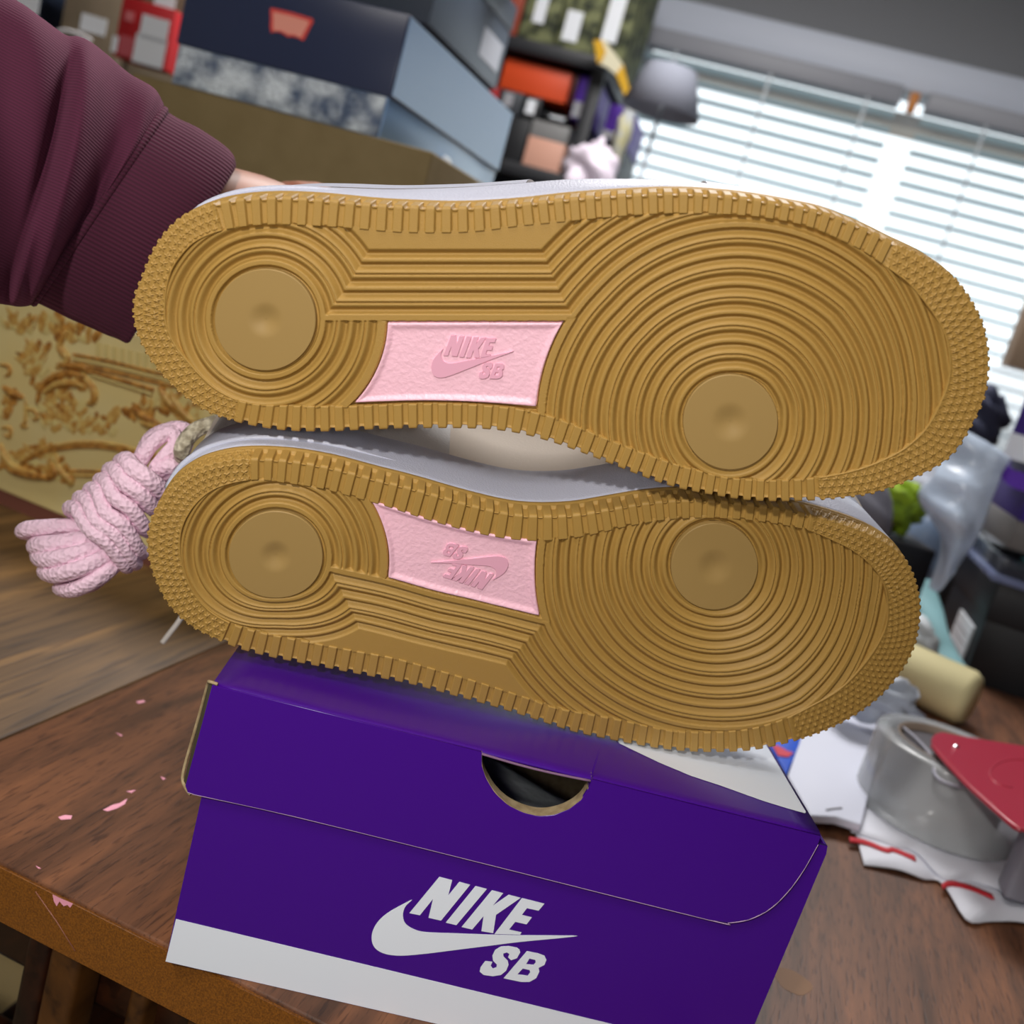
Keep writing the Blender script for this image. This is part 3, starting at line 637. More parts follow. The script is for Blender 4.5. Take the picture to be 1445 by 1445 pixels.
mid_U = [(0.0002, 0.0100), (-0.0002, 0.0125), (0.0002, 0.020), (0.0012, 0.0285), (0.0024, 0.0300)]
mid_L = [(0.0002, 0.0100), (-0.0002, 0.0125), (0.0, 0.024), (0.0004, 0.0375), (0.0022, 0.0385)]
shU, OmU, NmU = sneaker(SU, OU, IU, 7.5, [((329, 594), (300, 281)), ((1268, 338), (1156, 706))], ([470, 470], [300, 900, 1250], [22.7, 22.5, 19], [350, 750, 860, 1150], [20.8, 20.8, 18.6, 18.2]), False,
    'upper sneaker of the two, gum sole out, with an upright emblem on its pink plate',
    [(480+575/3.705, 230+908/3.705), (480+820/3.705, 230+912/3.705), (480+903/3.705, 230+987/3.705), (480+725/3.705, 230+1125/3.705), (480+478/3.705, 230+1085/3.705), (480+857/3.705, 230+1070/3.705)],
    {'mid': mid_U, 'upper': m_cream, 'over': [(0.03, 0.42, 0.0, 0.5, m_white_leather), (0.62, 0.97, 0.0, 0.5, m_white_leather)], 'line': 0.24, 'ld': (0.018, 0.016), 'bulge': 1.0, 'lean': 0.6, 'lean2': 0.15})
shL, OmL, NmL = sneaker(SL, OL, IL, 12.0, [((310, 906), (352, 636)), ((1155, 716), (1126, 1044))], ([810, 880], [350, 900, 1150], [20.6, 19.6, 18.2], [320, 800, 1120], [20.4, 19.6, 18.2]), True,
    'lower sneaker, standing on the purple box, with the emblem upside down on its pink plate',
    [(500+655/3.6125, 640+690/3.6125), (500+443/3.6125, 640+640/3.6125), (500+393/3.6125, 640+562/3.6125), (500+577/3.6125, 640+485/3.6125), (500+784/3.6125, 640+575/3.6125), (500+452/3.6125, 640+500/3.6125)],
    {'mid': mid_L, 'upper': m_cream, 'over': [(0.02, 0.34, 0.0, 0.55, m_grey_leather), (0.60, 0.97, 0.0, 0.6, m_white_leather)], 'line': 0.27, 'ld': (0.0165, 0.018), 'bulge': 0.2, 'lean': -0.05, 'lean2': 0.8})
# ------------------------------------------------------------------ purple shoe box
ba = math.radians(4.4); bex = np.array([math.cos(ba), math.sin(ba), 0]); bey = np.array([-math.sin(ba), math.cos(ba), 0]); EZ = np.array([0, 0, 1.0])
bp0 = atz(233.5, 1357, TZ)
M_b = mat4(bex, bey, EZ, bp0)
boxe = empty('shoe_box', None, 'purple shoe box with white stripe and emblem, under the lower sneaker', 'box', matrix=M_b)
def bl(px, py, off=0.0):      # frame -> local x,z on the front face
    P = onpl(px, py, bp0+bey*off, -bey)-bp0; return float(P@bex), float(P@EZ)
BH = 0.1077; BD = 0.33
pBL = (0.0, 0.0); pTL = (bl(286, 1122)[0]-0.0008, bl(300, 966)[1]-0.004)
rb = bl(1146.7, 1268); rc_ = bl(1068, 1444); s_ = (rb[0]-rc_[0])/(rb[1]-rc_[1]); pBR = (rc_[0]-rc_[1]*s_, 0.0)
pRm = bl(1166, 1205); pTR = (pRm[0]-0.0006, bl(1158, 1180)[1]-0.003)
# thumb hole outline on the front, in local x,z
hole = [bl(*p, -0.0015) for p in ((680, 1062), (680, 1080), (686, 1098), (698, 1118), (716, 1135), (738, 1146), (760, 1151), (782, 1149), (803, 1141), (820, 1128), (830, 1112), (834, 1098))]
hy = (bl(680, 1058, -0.0015)[1], bl(836, 1095, -0.0015)[1])
MF = Matrix(((1, 0, 0, 0), (0, 0, -1, 0), (0, 1, 0, 0), (0, 0, 0, 1)))     # 2-D (x,z) -> front face, +z of the shape points at the viewer
def front(name, loops, thick, y, m, **k): return shape(name, loops, thick, Matrix.Translation((0, y, 0)) @ MF, m, boxe, **k)
hb = [(x, z) for x, z in hole]; hb_up = [(hb[-1][0], pTR[1]-0.0), (hb[0][0], pTL[1])]
zt = lambda x: pTL[1]+(pTR[1]-pTL[1])*(x-pTL[0])/(pTR[0]-pTL[0])
body = [pBL, pBR, pRm, pTR]+[(hb[-1][0]+0.001, zt(hb[-1][0])-0.002)]+[(x+(0.001 if x > 0.13 else -0.001)*0, z-0.0008) for x, z in hb[::-1]]+[(hb[0][0]-0.001, zt(hb[0][0])-0.002), pTL]
front('front_panel', [body], 0.0010, 0.0010, m_purple)
sw0, sw1 = bl(247.7, 1296.5), bl(864, 1445); st = lambda x: sw0[1]+(sw1[1]-sw0[1])*(x-sw0[0])/(sw1[0]-sw0[0])
lx0 = sw0[0]*1.0; rx1 = pBR[0]+(pRm[0]-pBR[0])*st(pBR[0])/pRm[1]
front('white_stripe', [[(0.0, 0.0002), (pBR[0], 0.0002), (rx1, st(rx1)), (lx0+0.0002, st(lx0))]], 0.00015, 0.0, m_whitecard)
# emblem printed on the front
lay = 0
for nm, loops in LG.items():
    out = []
    for lp in loops:
        q = np.array(lp, float); q = catmull(q, 3, True) if nm == 'swoosh' else q
        out.append([bl(500+a/4.25, 1220+b/4.25) for a, b in q])
    lay += 1; front('printed_'+nm, out, 0.00012, -0.00001*lay, m_whitecard)
# side, back and bottom panels with card thickness
th = 0.001
def panel(name, pts, d, m=m_purple):
    V = [np.array(p) for p in pts]; n = np.cross(V[1]-V[0], V[2]-V[0]); n = n/np.linalg.norm(n)*d
    return mk(name, V+[v+n for v in V], [(3, 2, 1, 0), (4, 5, 6, 7), (0, 1, 5, 4), (1, 2, 6, 5), (2, 3, 7, 6), (3, 0, 4, 7)], m, boxe)
panel('side_panel', [(0, 0.001, 0), (0, BD, 0), (pTL[0], BD, pTL[1]), (pTL[0], 0.001, pTL[1])], th)
panel('side_panel', [(pBR[0], 0.001, 0), (pTR[0], 0.001, pTR[1]), (pTR[0], BD, pTR[1]), (pBR[0], BD, 0)], th)
panel('back_panel', [(0, BD, 0), (pBR[0], BD, 0), (pTR[0], BD, pTR[1]), (pTL[0], BD, pTL[1])], -th)
panel('bottom_panel', [(0.001, 0.001, 0.0002), (pBR[0]-.001, 0.001, 0.0002), (pBR[0]-.001, BD, 0.0002), (0.001, BD, 0.0002)], -th, m_kraft)
# lid: top, front flap with the cut-out, left return flap
lTL = bl(300, 966, -0.0015); lTR = bl(1158, 1179, -0.0015)
low = [bl(*p, -0.0015) for p in ((265, 1117), (275, 1120.5), (286, 1123), (419, 1152.3), (700, 1222), (1000, 1297.3), (1027.5, 1301.3), (1056, 1297), (1080, 1286), (1098, 1272), (1117, 1251), (1135, 1225), (1154, 1191))]
flap = [lTL]+[(x, z) for x, z in low]+[(lTR[0], lTR[1])]+[(hb[-1][0], zt(hb[-1][0])+0.0048)]
flap = [lTL, bl(262, 1108, -0.0015)]+low+[lTR]
zt2 = lambda x: lTL[1]+(lTR[1]-lTL[1])*(x-lTL[0])/(lTR[0]-lTL[0])
flap += [(hb[-1][0], zt2(hb[-1][0]))]+hb[::-1]+[(hb[0][0], zt2(hb[0][0]))]
front('lid_flap', [flap], 0.0012, -0.0012+0.0006, m_purple, bevel=0.00018)
# raw card edge shown by the cut-out and the flap's lower edge
def strip(name, pts, y0, y1, w_, m):
    P = [(x, y0, z) for x, z in pts]; c = np.mean(np.array(pts), 0); V = []
    for (x, z) in pts:
        d = np.array([x, z])-c; d = d/np.linalg.norm(d); V += [(x, y0, z), (x, y1, z), (x+d[0]*w_, y1, z+d[1]*w_), (x+d[0]*w_, y0, z+d[1]*w_)]
    n = len(pts); F = [(i*4+a, (i+1)*4+a, (i+1)*4+(a+1) % 4, i*4+(a+1) % 4) for i in range(n-1) for a in range(4)]+[(0, 1, 2, 3), ((n-1)*4+3, (n-1)*4+2, (n-1)*4+1, (n-1)*4)]
    return mk(name, V, F, m, boxe)
strip('raw_cut_edge', [(x, z+0.0004) for x, z in catmull(hb, 4)], -0.00185, 0.0035, 0.0003, m_kraft)
tube('raw_flap_edge', [(x, -0.0018, z) for x, z in catmull(low, 4)], 0.00022, mat('worn_card_edge', (190, 160, 196), 0.8), boxe, n=5)
# lid top with a slightly sagging front edge, white corner print
ltz = zt2
def topz(x): return zt2(x)+0.0003
nx = 24; V = []
xs_ = np.linspace(lTL[0], lTR[0], nx)
for i, x in enumerate(xs_):
    for (y, dz) in ((-0.0018, 0.0), (-0.0010, 0.0007), (0.0006, 0.0011), (0.003, 0.0012), (BD+0.002, 0.0012)): V.append((x, y, topz(x)-0.0008+dz))
o = grid_mesh('lid_top', np.array(V), nx, 5, m_purple, boxe)
md = o.modifiers.new('card', 'SOLIDIFY'); md.thickness = 0.001; md.offset = -1
# cut the lid edge above the thumb hole: a shallow notch of raw card
nt_ = [(hb[0][0]+(hb[-1][0]-hb[0][0])*t, -0.0021, topz(hb[0][0]+(hb[-1][0]-hb[0][0])*t)-0.0009-0.0007*math.sin(PI*t)) for t in np.linspace(0, 1, 16)]
tube('raw_notch_edge', nt_, 0.00045, mat('mauve_card_edge', (128, 96, 128), 0.8), boxe, n=6)
pc_ = []
for p in ((874, 1050), (930, 1077), (975, 1096), (1020, 1111), (1075, 1131), (1110, 1142), (1135, 1149), (1143, 1149)):
    P = atz(p[0], p[1], TZ+float(zt2(0.18))+0.0005)-bp0; pc_.append((float(P@bex), float(P@bey)))
xr = lTR[0]-0.0012; pc_[-1] = (xr, pc_[-1][1])
VV = [(x, y) for x, y in pc_]+[(xr, BD), (pc_[0][0]-0.10, BD), (pc_[0][0]-0.03, pc_[0][1]+0.09)]
zz = lambda x: topz(x)+0.0005
mk('white_corner_print', [(x, y, zz(x)+0.00005) for x, y in VV], [tuple(range(len(VV)))], m_whitecard, boxe)
for sx, nm in ((lTL[0], 0), (lTR[0], 1)):
    d = 0.0006 if nm else -0.0006; zl = 0.030 if not nm else 0.012
    panel('lid_side', [(sx, 0.010, topz(sx)), (sx, BD, topz(sx)), (sx, BD, topz(sx)-0.035), (sx, 0.010, topz(sx)-zl)], d)
# left edge of the lid, standing off the flap: pale card curve
ec = [onpl(px, py, bp0-bey*0.0, -bey) for px, py in ((309, 963), (302, 961.5), (295, 962), (290.5, 968), (283, 990), (274, 1020), (264, 1055), (256, 1085), (253, 1102), (255, 1110), (262, 1116), (270, 1119))]
off = [-0.0016, -0.0012, 0.0, 0.003, 0.005, 0.006, 0.006, 0.005, 0.004, 0.003, 0.001, -0.001]
Minv = M_b.inverted(); E_ = []
for p, o_ in zip(ec, off): q = Minv @ Vector(p); E_.append((q.x, max(q.y+o_, -0.0016), q.z))
tube('raw_lid_edge', catmull(E_, 4), 0.0006, m_kraft, boxe, n=6)
V = []; q_in = [bl(302, 968), bl(262, 1108)]
V = [(E_[2][0], E_[2][1], E_[2][2]), (E_[9][0], E_[9][1], E_[9][2]), (low[0][0]+0.001, 0.0002, low[0][1]+0.001), (lTL[0]+0.001, 0.0002, lTL[1])]
mk('lid_corner_fold', V+[(a, b+0.001, c_) for a, b, c_ in V], BOXF, mat('dark_olive_card', (64, 58, 40), 0.7), boxe)
# worn flecks on the flap corner
for (px, py, r_) in ((268, 1103, .0008), (273, 1106, .0006), (291, 1112, .0004), (270, 1109, .0005)):
    x, z = bl(px, py, -0.0018); shape('worn_fleck', [[(x+r_*math.cos(a)*1.3, z+r_*math.sin(a)) for a in np.linspace(0, 2*PI, 7, endpoint=False)]], 0.00008, Matrix.Translation((0, -0.00181, 0)) @ MF, mat('worn_white', (226, 190, 240), 0.8), boxe)
# tissue inside
tx = [(float(x), 0.006+0.02*abs(math.sin(5*t)), z) for t, (x, z) in enumerate([bl(670, 1120, 0.01), bl(690, 1100, 0.01)])]
x0_, x1_ = hb[0][0]-0.02, hb[-1][0]+0.05; V = []
for i in range(26):
    for j in range(12):
        x = x0_+(x1_-x0_)*i/25; y = 0.0075+0.10*j/11; prof = np.interp(i/25, [0, .2, .35, .55, .75, 1], [0.0905, 0.0905, 0.0890, 0.0845, 0.0800, 0.077])
        V.append((x, y, prof-0.0290+zt(x)-0.0905+0.002*math.sin(j*1.1+i*.3)*(j > 0)-0.0018*j))
grid_mesh('tissue_wrap', np.array(V), 26, 12, m_tissue, boxe)
# ------------------------------------------------------------------ laces
def path(pts, dep, n=6): return catmull([atd(px, py, dep+dz) for px, py, dz in pts], n)
LP = []
Lk = [(775,345),(700,425),(638,505),(570,575),(495,640),(425,710)]; Rk = [(1085,590),(1010,705),(945,850),(895,1000),(850,1075),(800,1110)]
S5 = lambda x, y: (20+x/5.16, 580+y/5.16)
def c5(x, y, z): a, b = S5(x, y); return (a, b, z)
bund = []
# top loops first, then strands of the tail fan, then the wraps, all one cord
bund += [c5(1100,480,.004), c5(1150,400,-.004), c5(1040,430,-.002), c5(1110,330,-.002), c5(1180,240,.0), c5(1140,150,.0), c5(1010,230,-.003), c5(930,340,-.004), c5(880,440,-.001), c5(930,330,.004), c5(1010,190,.005), c5(1180,125,.004), c5(1260,180,.006), c5(1160,420,.010), c5(1000,620,.012), c5(800,760,.010)]
for (y0, x1, y1, x2, y2) in ((830, 95, 870, 150, 960), ):
    bund += [c5(560,835,.002), c5(330,840,-.002), c5(95,858,-.004), c5(110,880,.004), c5(400,880,.010), c5(620,920,.008)]
bund += [c5(560,925,-.002), c5(350,960,-.007), c5(180,975,-.006), c5(165,990,.003), c5(380,1010,.009), c5(680,960,.009)]
bund += [c5(640,985,-.003), c5(430,1050,-.010), c5(230,1085,-.008), c5(185,1060,.002), c5(400,1110,.009), c5(720,1030,.009)]
bund += [c5(700,1050,-.004), c5(500,1140,-.011), c5(300,1195,-.009), c5(240,1170,.001), c5(500,1200,.008), c5(760,1080,.009)]
bund += [c5(740,1110,-.003), c5(620,1210,-.008), c5(440,1300,-.007), c5(350,1290,.001), c5(560,1260,.008), c5(760,1100,.012)]
for k in range(5, -1, -1):
    (xl, yl), (xr_, yr) = Lk[k], Rk[k]; mx_, my_ = (xl+xr_)/2, (yl+yr)/2
    bund += [c5(xr_+10, yr+5, .012), c5(xr_, yr, -.004), c5(mx_+60, my_+40, -.0135), c5(mx_-60, my_-50, -.0145), c5(xl+40, yl+10, -.010), c5(xl, yl+20, .0)]
    if k > 0: bund += [c5((xl+Rk[k-1][0])/2, (yl+Rk[k-1][1])/2, .013)]
bc = [bund[0]]
P = path(bund, 0.435, 7); 
o = tube('shoelace_bundle', P, 0.0039, m_lace_p, None, flat=0.85, n=12, radii=np.full(len(P), 0.0039)); tag(o, 'wrapped bundle of pale pink shoelace hanging at the heel of the lower sneaker', 'shoelace')
P = path([(330, 590, .006), (300, 598, .0), (278, 606, -.002), (262, 622, -.004), (256, 640, -.002), (262, 652, .012)], 0.43, 8)
o = tube('sneaker_lace', P, 0.0040, m_lace_b, None, flat=0.8, n=12); tag(o, 'short end of beige braided lace behind the heel of the lower sneaker', 'shoelace')
P = path([(262, 862, 0), (250, 880, 0), (240, 893, 0), (229, 907, 0)], 0.47, 6)
o = tube('lace_tip', P, 0.0013, mat('white_cord', (214, 208, 200), 0.6), None, n=8); tag(o, 'thin white lace tip poking out under the heel of the lower sneaker', 'lace tip')
# ------------------------------------------------------------------ the arm
def fabric(name, c1, per_m, depth_, lo, hi):
    m = mat(name, c1, 0.92, sheen=0.28); nt = m.node_tree; L = nt.links; b = nt.nodes['Principled BSDF']
    tc = nt.nodes.new('ShaderNodeTexCoord'); d = nt.nodes.new('ShaderNodeVectorMath'); d.operation = 'DOT_PRODUCT'
    nn = 0.45*rt+0.89*up; d.inputs[1].default_value = tuple(nn*per_m*2*PI)
    L.new(tc.outputs['Object'], d.inputs[0]); s = nt.nodes.new('ShaderNodeMath'); s.operation = 'SINE'; L.new(d.outputs['Value'], s.inputs[0])
    mr = nt.nodes.new('ShaderNodeMapRange'); mr.inputs['From Min'].default_value = -1; L.new(s.outputs[0], mr.inputs['Value'])
    bp = nt.nodes.new('ShaderNodeBump'); bp.inputs['Strength'].default_value = 0.5; bp.inputs['Distance'].default_value = depth_
    L.new(mr.outputs[0], bp.inputs['Height']); L.new(bp.outputs['Normal'], b.inputs['Normal'])
    r = nt.nodes.new('ShaderNodeValToRGB'); r.color_ramp.elements[0].color = (*[x*lo for x in lin(c1)], 1); r.color_ramp.elements[1].color = (*[x*hi for x in lin(c1)], 1)
    L.new(mr.outputs[0], r.inputs['Fac']); L.new(r.outputs['Color'], b.inputs['Base Color'])
    return m
m_sleeve = fabric('maroon_fleece', (76, 19, 48), 900, 0.0002, 0.72, 1.12); m_cuff = fabric('maroon_rib_knit', (70, 17, 43), 620, 0.0005, 0.66, 1.15)
per = empty('person', tuple(atd(20, 200, 0.44)), 'arm in a maroon sweatshirt sleeve reaching in to hold the upper sneaker', 'person')
pinv = -np.array(per.location)
def loft(name, st, m, depth, b, nr=64, bulge=None, wr=0.0, sub=8, cap=False):
    T = catmull([(a[0], a[1]) for a in st], sub); B = catmull([(a[2], a[3]) for a in st], sub); K = catmull([(a[4], a[5]) for a in st], sub)
    V = []; n = len(T)
    for i in range(n):
        d = K[i][0]; t = atd(T[i][0], T[i][1], d); q = atd(B[i][0], B[i][1], d); c = (t+q)/2; ax = (t-q)/2; vd = c-CAM; vd /= np.linalg.norm(vd)
        axl = np.linalg.norm(ax)
        for j in range(nr):
            a = 2*PI*j/nr; cs, sn = math.cos(a), math.sin(a)
            w_ = 0.0
            if wr:
                u_ = i/n*9.0; w_ = wr*(math.sin(u_*1.3+2.2*cs+0.8*math.sin(2.1*a+u_*.5))*0.6+0.4*math.sin(u_*2.9-3.1*a))*min(1, abs(sn)*1.5)*(0.35+0.65*min(1, (n-1-i)/8))
            V.append(c+ax*cs-vd*(K[i][1]*sn+w_)+pinv)
    o = grid_mesh(name, np.array(V).reshape(n, nr, 3).reshape(-1, 3), n, nr, m, per)
    # close the ring direction
    me = o.data; me2 = bpy.data.meshes.new(name)
    F = [(i*nr+j, (i+1)*nr+j, (i+1)*nr+(j+1) % nr, i*nr+(j+1) % nr) for i in range(n-1) for j in range(nr)]
    F.append(tuple(range(nr)))
    me2.from_pydata([tuple(v) for v in V], [], F); me2.update(); me2.shade_smooth(); me2.materials.append(m); o.data = me2; bpy.data.meshes.remove(me)
    return o
sl = [(-420,-140,-520,250,.33,.044),(-400,-138,-505,265,.33,.048),(-250,-120,-380,340,.345,.050),(-120,-70,-240,400,.365,.052),(12,-4,-110,440,.385,.052),(59,27,-50,428,.392,.050),(92,50,-5,428,.398,.046),(110,52,8,430,.402,.040),(128,60,18,431,.405,.046),(153,79,26,432,.408,.047),(182,104,34,432,.412,.046),(216,124,40,431,.416,.044),(229,143,45,429,.418,.042),(232,155,48,427,.419,.038)]
loft('sleeve', sl, m_sleeve, 0, 0, wr=0.0095)
cu_ = [(228,153,49,425,.419,.036),(236,158,55,428,.420,.040),(252,168,72,436,.422,.041),(276,179,100,450,.425,.041),(300,194,128,462,.428,.040),(318,207,150,472,.431,.039),(329,219,166,478,.433,.037),(333,232,178,484,.434,.034),(331,240,184,482,.434,.030)]
loft('cuff', cu_, m_cuff, 0, 0)
# seam ridge between sleeve and cuff
sp = []
for a in np.linspace(0, 2*PI, 60):
    t = atd(232, 156, .419); q = atd(48, 427, .419); c = (t+q)/2; ax = (t-q)/2; vd = (c-CAM)/np.linalg.norm(c-CAM); sp.append(c+ax*math.cos(a)*1.0-vd*0.0392*math.sin(a)+pinv)
tube('cuff_seam', sp, 0.0016, m_cuff, per, n=8)
# hand: one skinned surface gripping the heel of the upper shoe from behind
m_skin = mat('skin', (190, 138, 116), 0.5, noise=(60, (172, 118, 98), 3, 0.2), sss=0.15)
hb_ = bpy.data.meshes.new('hand'); bmh = bmesh.new(); skl = bmh.verts.layers.skin.verify()
def hv(px, py, d, r, prev=None):
    v = bmh.verts.new(Vector(atd(px, py, d)+pinv)); v[skl].radius = (r, r*0.85)
    if prev: bmh.edges.new((prev, v))
    return v
w0 = hv(215, 300, .430, .028); w1 = hv(300, 300, .444, .027, w0); w2 = hv(352, 312, .462, .026, w1); p0_ = hv(400, 322, .480, .030, w2); p1_ = hv(440, 330, .492, .029, p0_)
for k, (fy, ln) in enumerate(((292, 0.95), (318, 1.08), (345, 1.0), (370, .8))):
    a = hv(478, fy+4, .497, .0115, p1_); b = hv(478+50*ln, fy, .492, .0100, a); c = hv(478+88*ln, fy+4, .480, .0090, b); hv(478+112*ln, fy+10, .468, .0078, c)
a = hv(395, 300, .468, .0125, p0_); b = hv(425, 306, .452, .0110, a); hv(452, 312, .442, .0098, b)
w0[skl].use_root = True
bmh.to_mesh(hb_); bmh.free(); ho = bpy.data.objects.new('hand', hb_); link(ho, per)
ms = ho.modifiers.new('skin', 'SKIN'); ms.use_smooth_shade = True; s2 = ho.modifiers.new('sub', 'SUBSURF'); s2.levels = s2.render_levels = 2; hb_.materials.append(m_skin)
# ------------------------------------------------------------------ yellow ornate box
yA, yB = atz(0, 712, TZ), atz(95, 752, TZ); yx = (yB-yA)/np.linalg.norm(yB-yA); yy = np.array([-yx[1], yx[0], 0]); M_y = mat4(yx, yy, EZ, yA)
yb = empty('ornate_box', None, 'yellow box printed with gold baroque scrollwork at the left', 'box', matrix=M_y)
def yl(px, py, off=0.0): P = onpl(px, py, yA+yy*off, -yy)-yA; return float(P@yx), float(P@EZ)
zb = yl(0, 692)[1]; ztp = yl(58, 425)[1]; m_yel = mat('butter_yellow_card', (248, 226, 152), 0.5, noise=(14, (252, 236, 172), 2, 0.2))
bx('box_body', (-0.16, 0.0, zb), (0.25, 0.11, ztp), m_yel, yb, 0.002)
bx('base_tray', (-0.158, 0.001, 0.0), (0.248, 0.108, zb+0.001), mat('dusky_red_card', (120, 72, 58), 0.6), yb)
bx('lid_liner', (-0.155, 0.004, ztp), (0.245, 0.106, ztp+0.003), mat('pale_blue_card', (196, 208, 226), 0.5), yb)
m_gold = mat('printed_gold', (214, 156, 72), 0.45, noise=(160, (240, 204, 116), 3, 0.12)); m_gold2 = mat('printed_dark_gold', (166, 108, 44), 0.5, noise=(200, (232, 172, 82), 3, 0.12)); m_gold3 = mat('printed_pale_gold', (246, 226, 150), 0.4)
Y7 = lambda x, y: yl(x/4.13, 410+y/4.13)
def scroll(name, pts, r, m, taper=True, flat=0.5):
    P = catmull([(*Y7(a, b), 0) for a, b in pts], 6); P3 = [(p[0], -0.0006, p[1]) for p in P]; n = len(P3)
    rr = r*(np.sin(np.linspace(0.25, PI-0.1, n))*0.8+0.3 if taper else np.ones(n))
    return tube(name, P3, r, m, yb, radii=rr, n=7, flat=1.0)
for y in (372, 400, 428): scroll('moulding', [(430, y), (600, y+32), (880, y+98), (1300, y+195)], 0.0011, m_gold2 if y != 400 else m_gold3, False)
scroll('moulding', [(520, 470), (700, 520), (900, 580)], 0.0016, m_gold2, False); scroll('moulding', [(530, 492), (700, 545), (890, 605)], 0.0012, m_gold3, False)
for dy, mm in ((0, m_gold), (22, m_gold2)): scroll('moulding', [(130, 990+dy), (230, 930+dy), (380, 895+dy), (520, 885+dy), (640, 895+dy), (760, 920+dy), (1000, 985+dy)], 0.0013, mm, False)
for dy, mm in ((0, m_gold2), (28, m_gold)): scroll('moulding', [(400, 1050+dy), (520, 1052+dy), (640, 1062+dy), (900, 1110+dy)], 0.0010, mm, False)
CUR = [[(0,890),(40,980),(110,1040),(220,1060)],[(10,960),(70,1040),(200,1080),(300,1090)],[(140,690),(200,700),(225,740),(190,755)],[(150,640),(150,760),(130,790),(165,795)],[(20,560),(80,600),(140,620)],[(0,430),(50,440),(60,480),(30,500)],[(10,800),(60,800),(60,850),(25,840)],
 [(220,660),(250,560),(330,500),(420,480),(500,510)],[(260,600),(330,550),(420,540),(500,560)],[(500,510),(550,580),(550,640),(510,660)],[(340,430),(420,440),(500,450),(520,480)],[(390,240),(350,330),(400,400),(330,450)],[(330,960),(350,1040),(420,1110),(400,1130)],[(270,1100),(330,1060),(300,1010)],[(1000,600),(1060,700),(1150,780)],[(930,560),(980,640),(1060,720)],[(770,680),(850,740),(960,800)],[(820,760),(900,790),(1000,820)]]
for k, cpt in enumerate(CUR): scroll('scroll', cpt, 0.0026 if k not in (2, 3, 5, 6) else 0.0014, (m_gold, m_gold2, m_gold)[k % 3])
def leaf(cx_, cy_, ln, an, m, wd=0.34):
    x, z = Y7(cx_, cy_); s_ = 0.00012*ln; V = []; n = 7
    for i in range(n):
        t = i/(n-1); hw = s_*wd*math.sin(PI*min(1, t*0.92+0.06))*(1+0.25*math.sin(9*t)); a = an+0.7*t*(1 if int(cx_) % 2 else -1)
        px, pz = x+math.cos(an+0.35*t)*s_*t, z+math.sin(an+0.35*t)*s_*t
        for q in (-1, 0, 1): V.append((px-math.sin(a)*hw*q, -0.0003-(0.0007 if q == 0 else 0), pz+math.cos(a)*hw*q))
    F = [(i*3+j, (i+1)*3+j, (i+1)*3+j+1, i*3+j+1) for i in range(n-1) for j in range(2)]
    return mk('leaf', V, F, m, yb, smooth=True)
rl = random.Random(7)
for (cx_, cy_, sx, sy, n) in ((180,470,50,90,14),(230,380,60,60,9),(110,210,80,50,9),(300,250,80,60,9),(480,270,60,40,8),(300,610,60,40,9),(440,560,60,50,8),(360,750,120,70,24),(520,800,120,50,18),(280,1050,60,50,10),(370,1090,50,40,7),(850,720,80,50,10),(1010,650,70,90,14),(1110,740,60,60,9),(40,690,40,60,7),(240,960,70,30,7),(90,1000,60,40,5)):
    for _ in range(int(n*1.5)): leaf(cx_+rl.uniform(-sx, sx), cy_+rl.uniform(-sy, sy), rl.uniform(55, 130), rl.uniform(0.2, PI-0.2) if n > 6 else rl.uniform(0, 2*PI), rl.choice((m_gold, m_gold2, m_gold, m_gold3)))
for k in range(11):
    a, b = Y7(560+k*46, 300+k*11), Y7(560+k*46+30, 300+k*11+8); c_, d_ = Y7(560+k*46, 375+k*13), Y7(560+k*46+30, 375+k*13+8)
    mk('flute', [(a[0], -0.0006, a[1]), (b[0], -0.0006, b[1]), (d_[0], -0.0006, d_[1]), (c_[0], -0.0006, c_[1]), (a[0], 0.0005, a[1]), (b[0], 0.0005, b[1]), (d_[0], 0.0005, d_[1]), (c_[0], 0.0005, c_[1])], BOXF, m_gold3, yb)
# ------------------------------------------------------------------ boxes behind, on the table
def rbox(name, px, py, dep, wdt, hgt, dpt, az, m, label, cat='box', group=None, z=None, anchor='bl', bev=0.0015):
    """a box whose front lower-left corner is met by the given ray at the given depth (or height z)"""
    P = atd(px, py, dep) if z is None else atz(px, py, z)
    a = math.radians(az); ex = np.array([math.cos(a), -math.sin(a), 0]); ey = np.array([math.sin(a), math.cos(a), 0])
    if anchor == 'br': P = P-ex*wdt
    e = empty(name, None, label, cat, group, matrix=mat4(ex, ey, EZ, P))
    bx('body', (0, 0, 0), (wdt, dpt, hgt), m, e, bev)
    return e, P, ex, ey
m_lab0 = mat('bright_white_label', (206, 210, 220), 0.5)
m_card = mat('brown_cardboard', (122, 104, 66), 0.8, noise=(30, (132, 114, 76), 3, 0.2))
# tall cardboard carton with the navy box on it
NP = atd(536.5, 197, 0.90); naz = math.radians(11.5); nex = np.array([math.cos(naz), -math.sin(naz), 0]); ney = np.array([math.sin(naz), math.cos(naz), 0])
def nl(px, py): P = onpl(px, py, NP, -ney)-NP; return float(P@nex), float(P@EZ)
nw_ = -nl(238, 112)[0]; nh_ = nl(577, 20)[1]; nd_ = 0.36
cz = NP[2]-TZ
carton_p = NP-nex*(nw_+0.03)+ney*(-0.012)-EZ*cz
ce = empty('cardboard_carton', None, 'tall plain cardboard carton carrying the navy glossy box', 'box', matrix=mat4(nex, ney, EZ, carton_p))
bx('body', (0, 0, 0), (nw_+0.085, 0.40, cz), m_card, ce, 0.002)
bx('top_flap', (0.002, 0.0, cz-0.001), ((nw_+0.085)/2-0.002, 0.39, cz), m_card, ce); 
m_navy = mat('navy_gloss_card', (52, 60, 88), 0.3, spec=0.6)
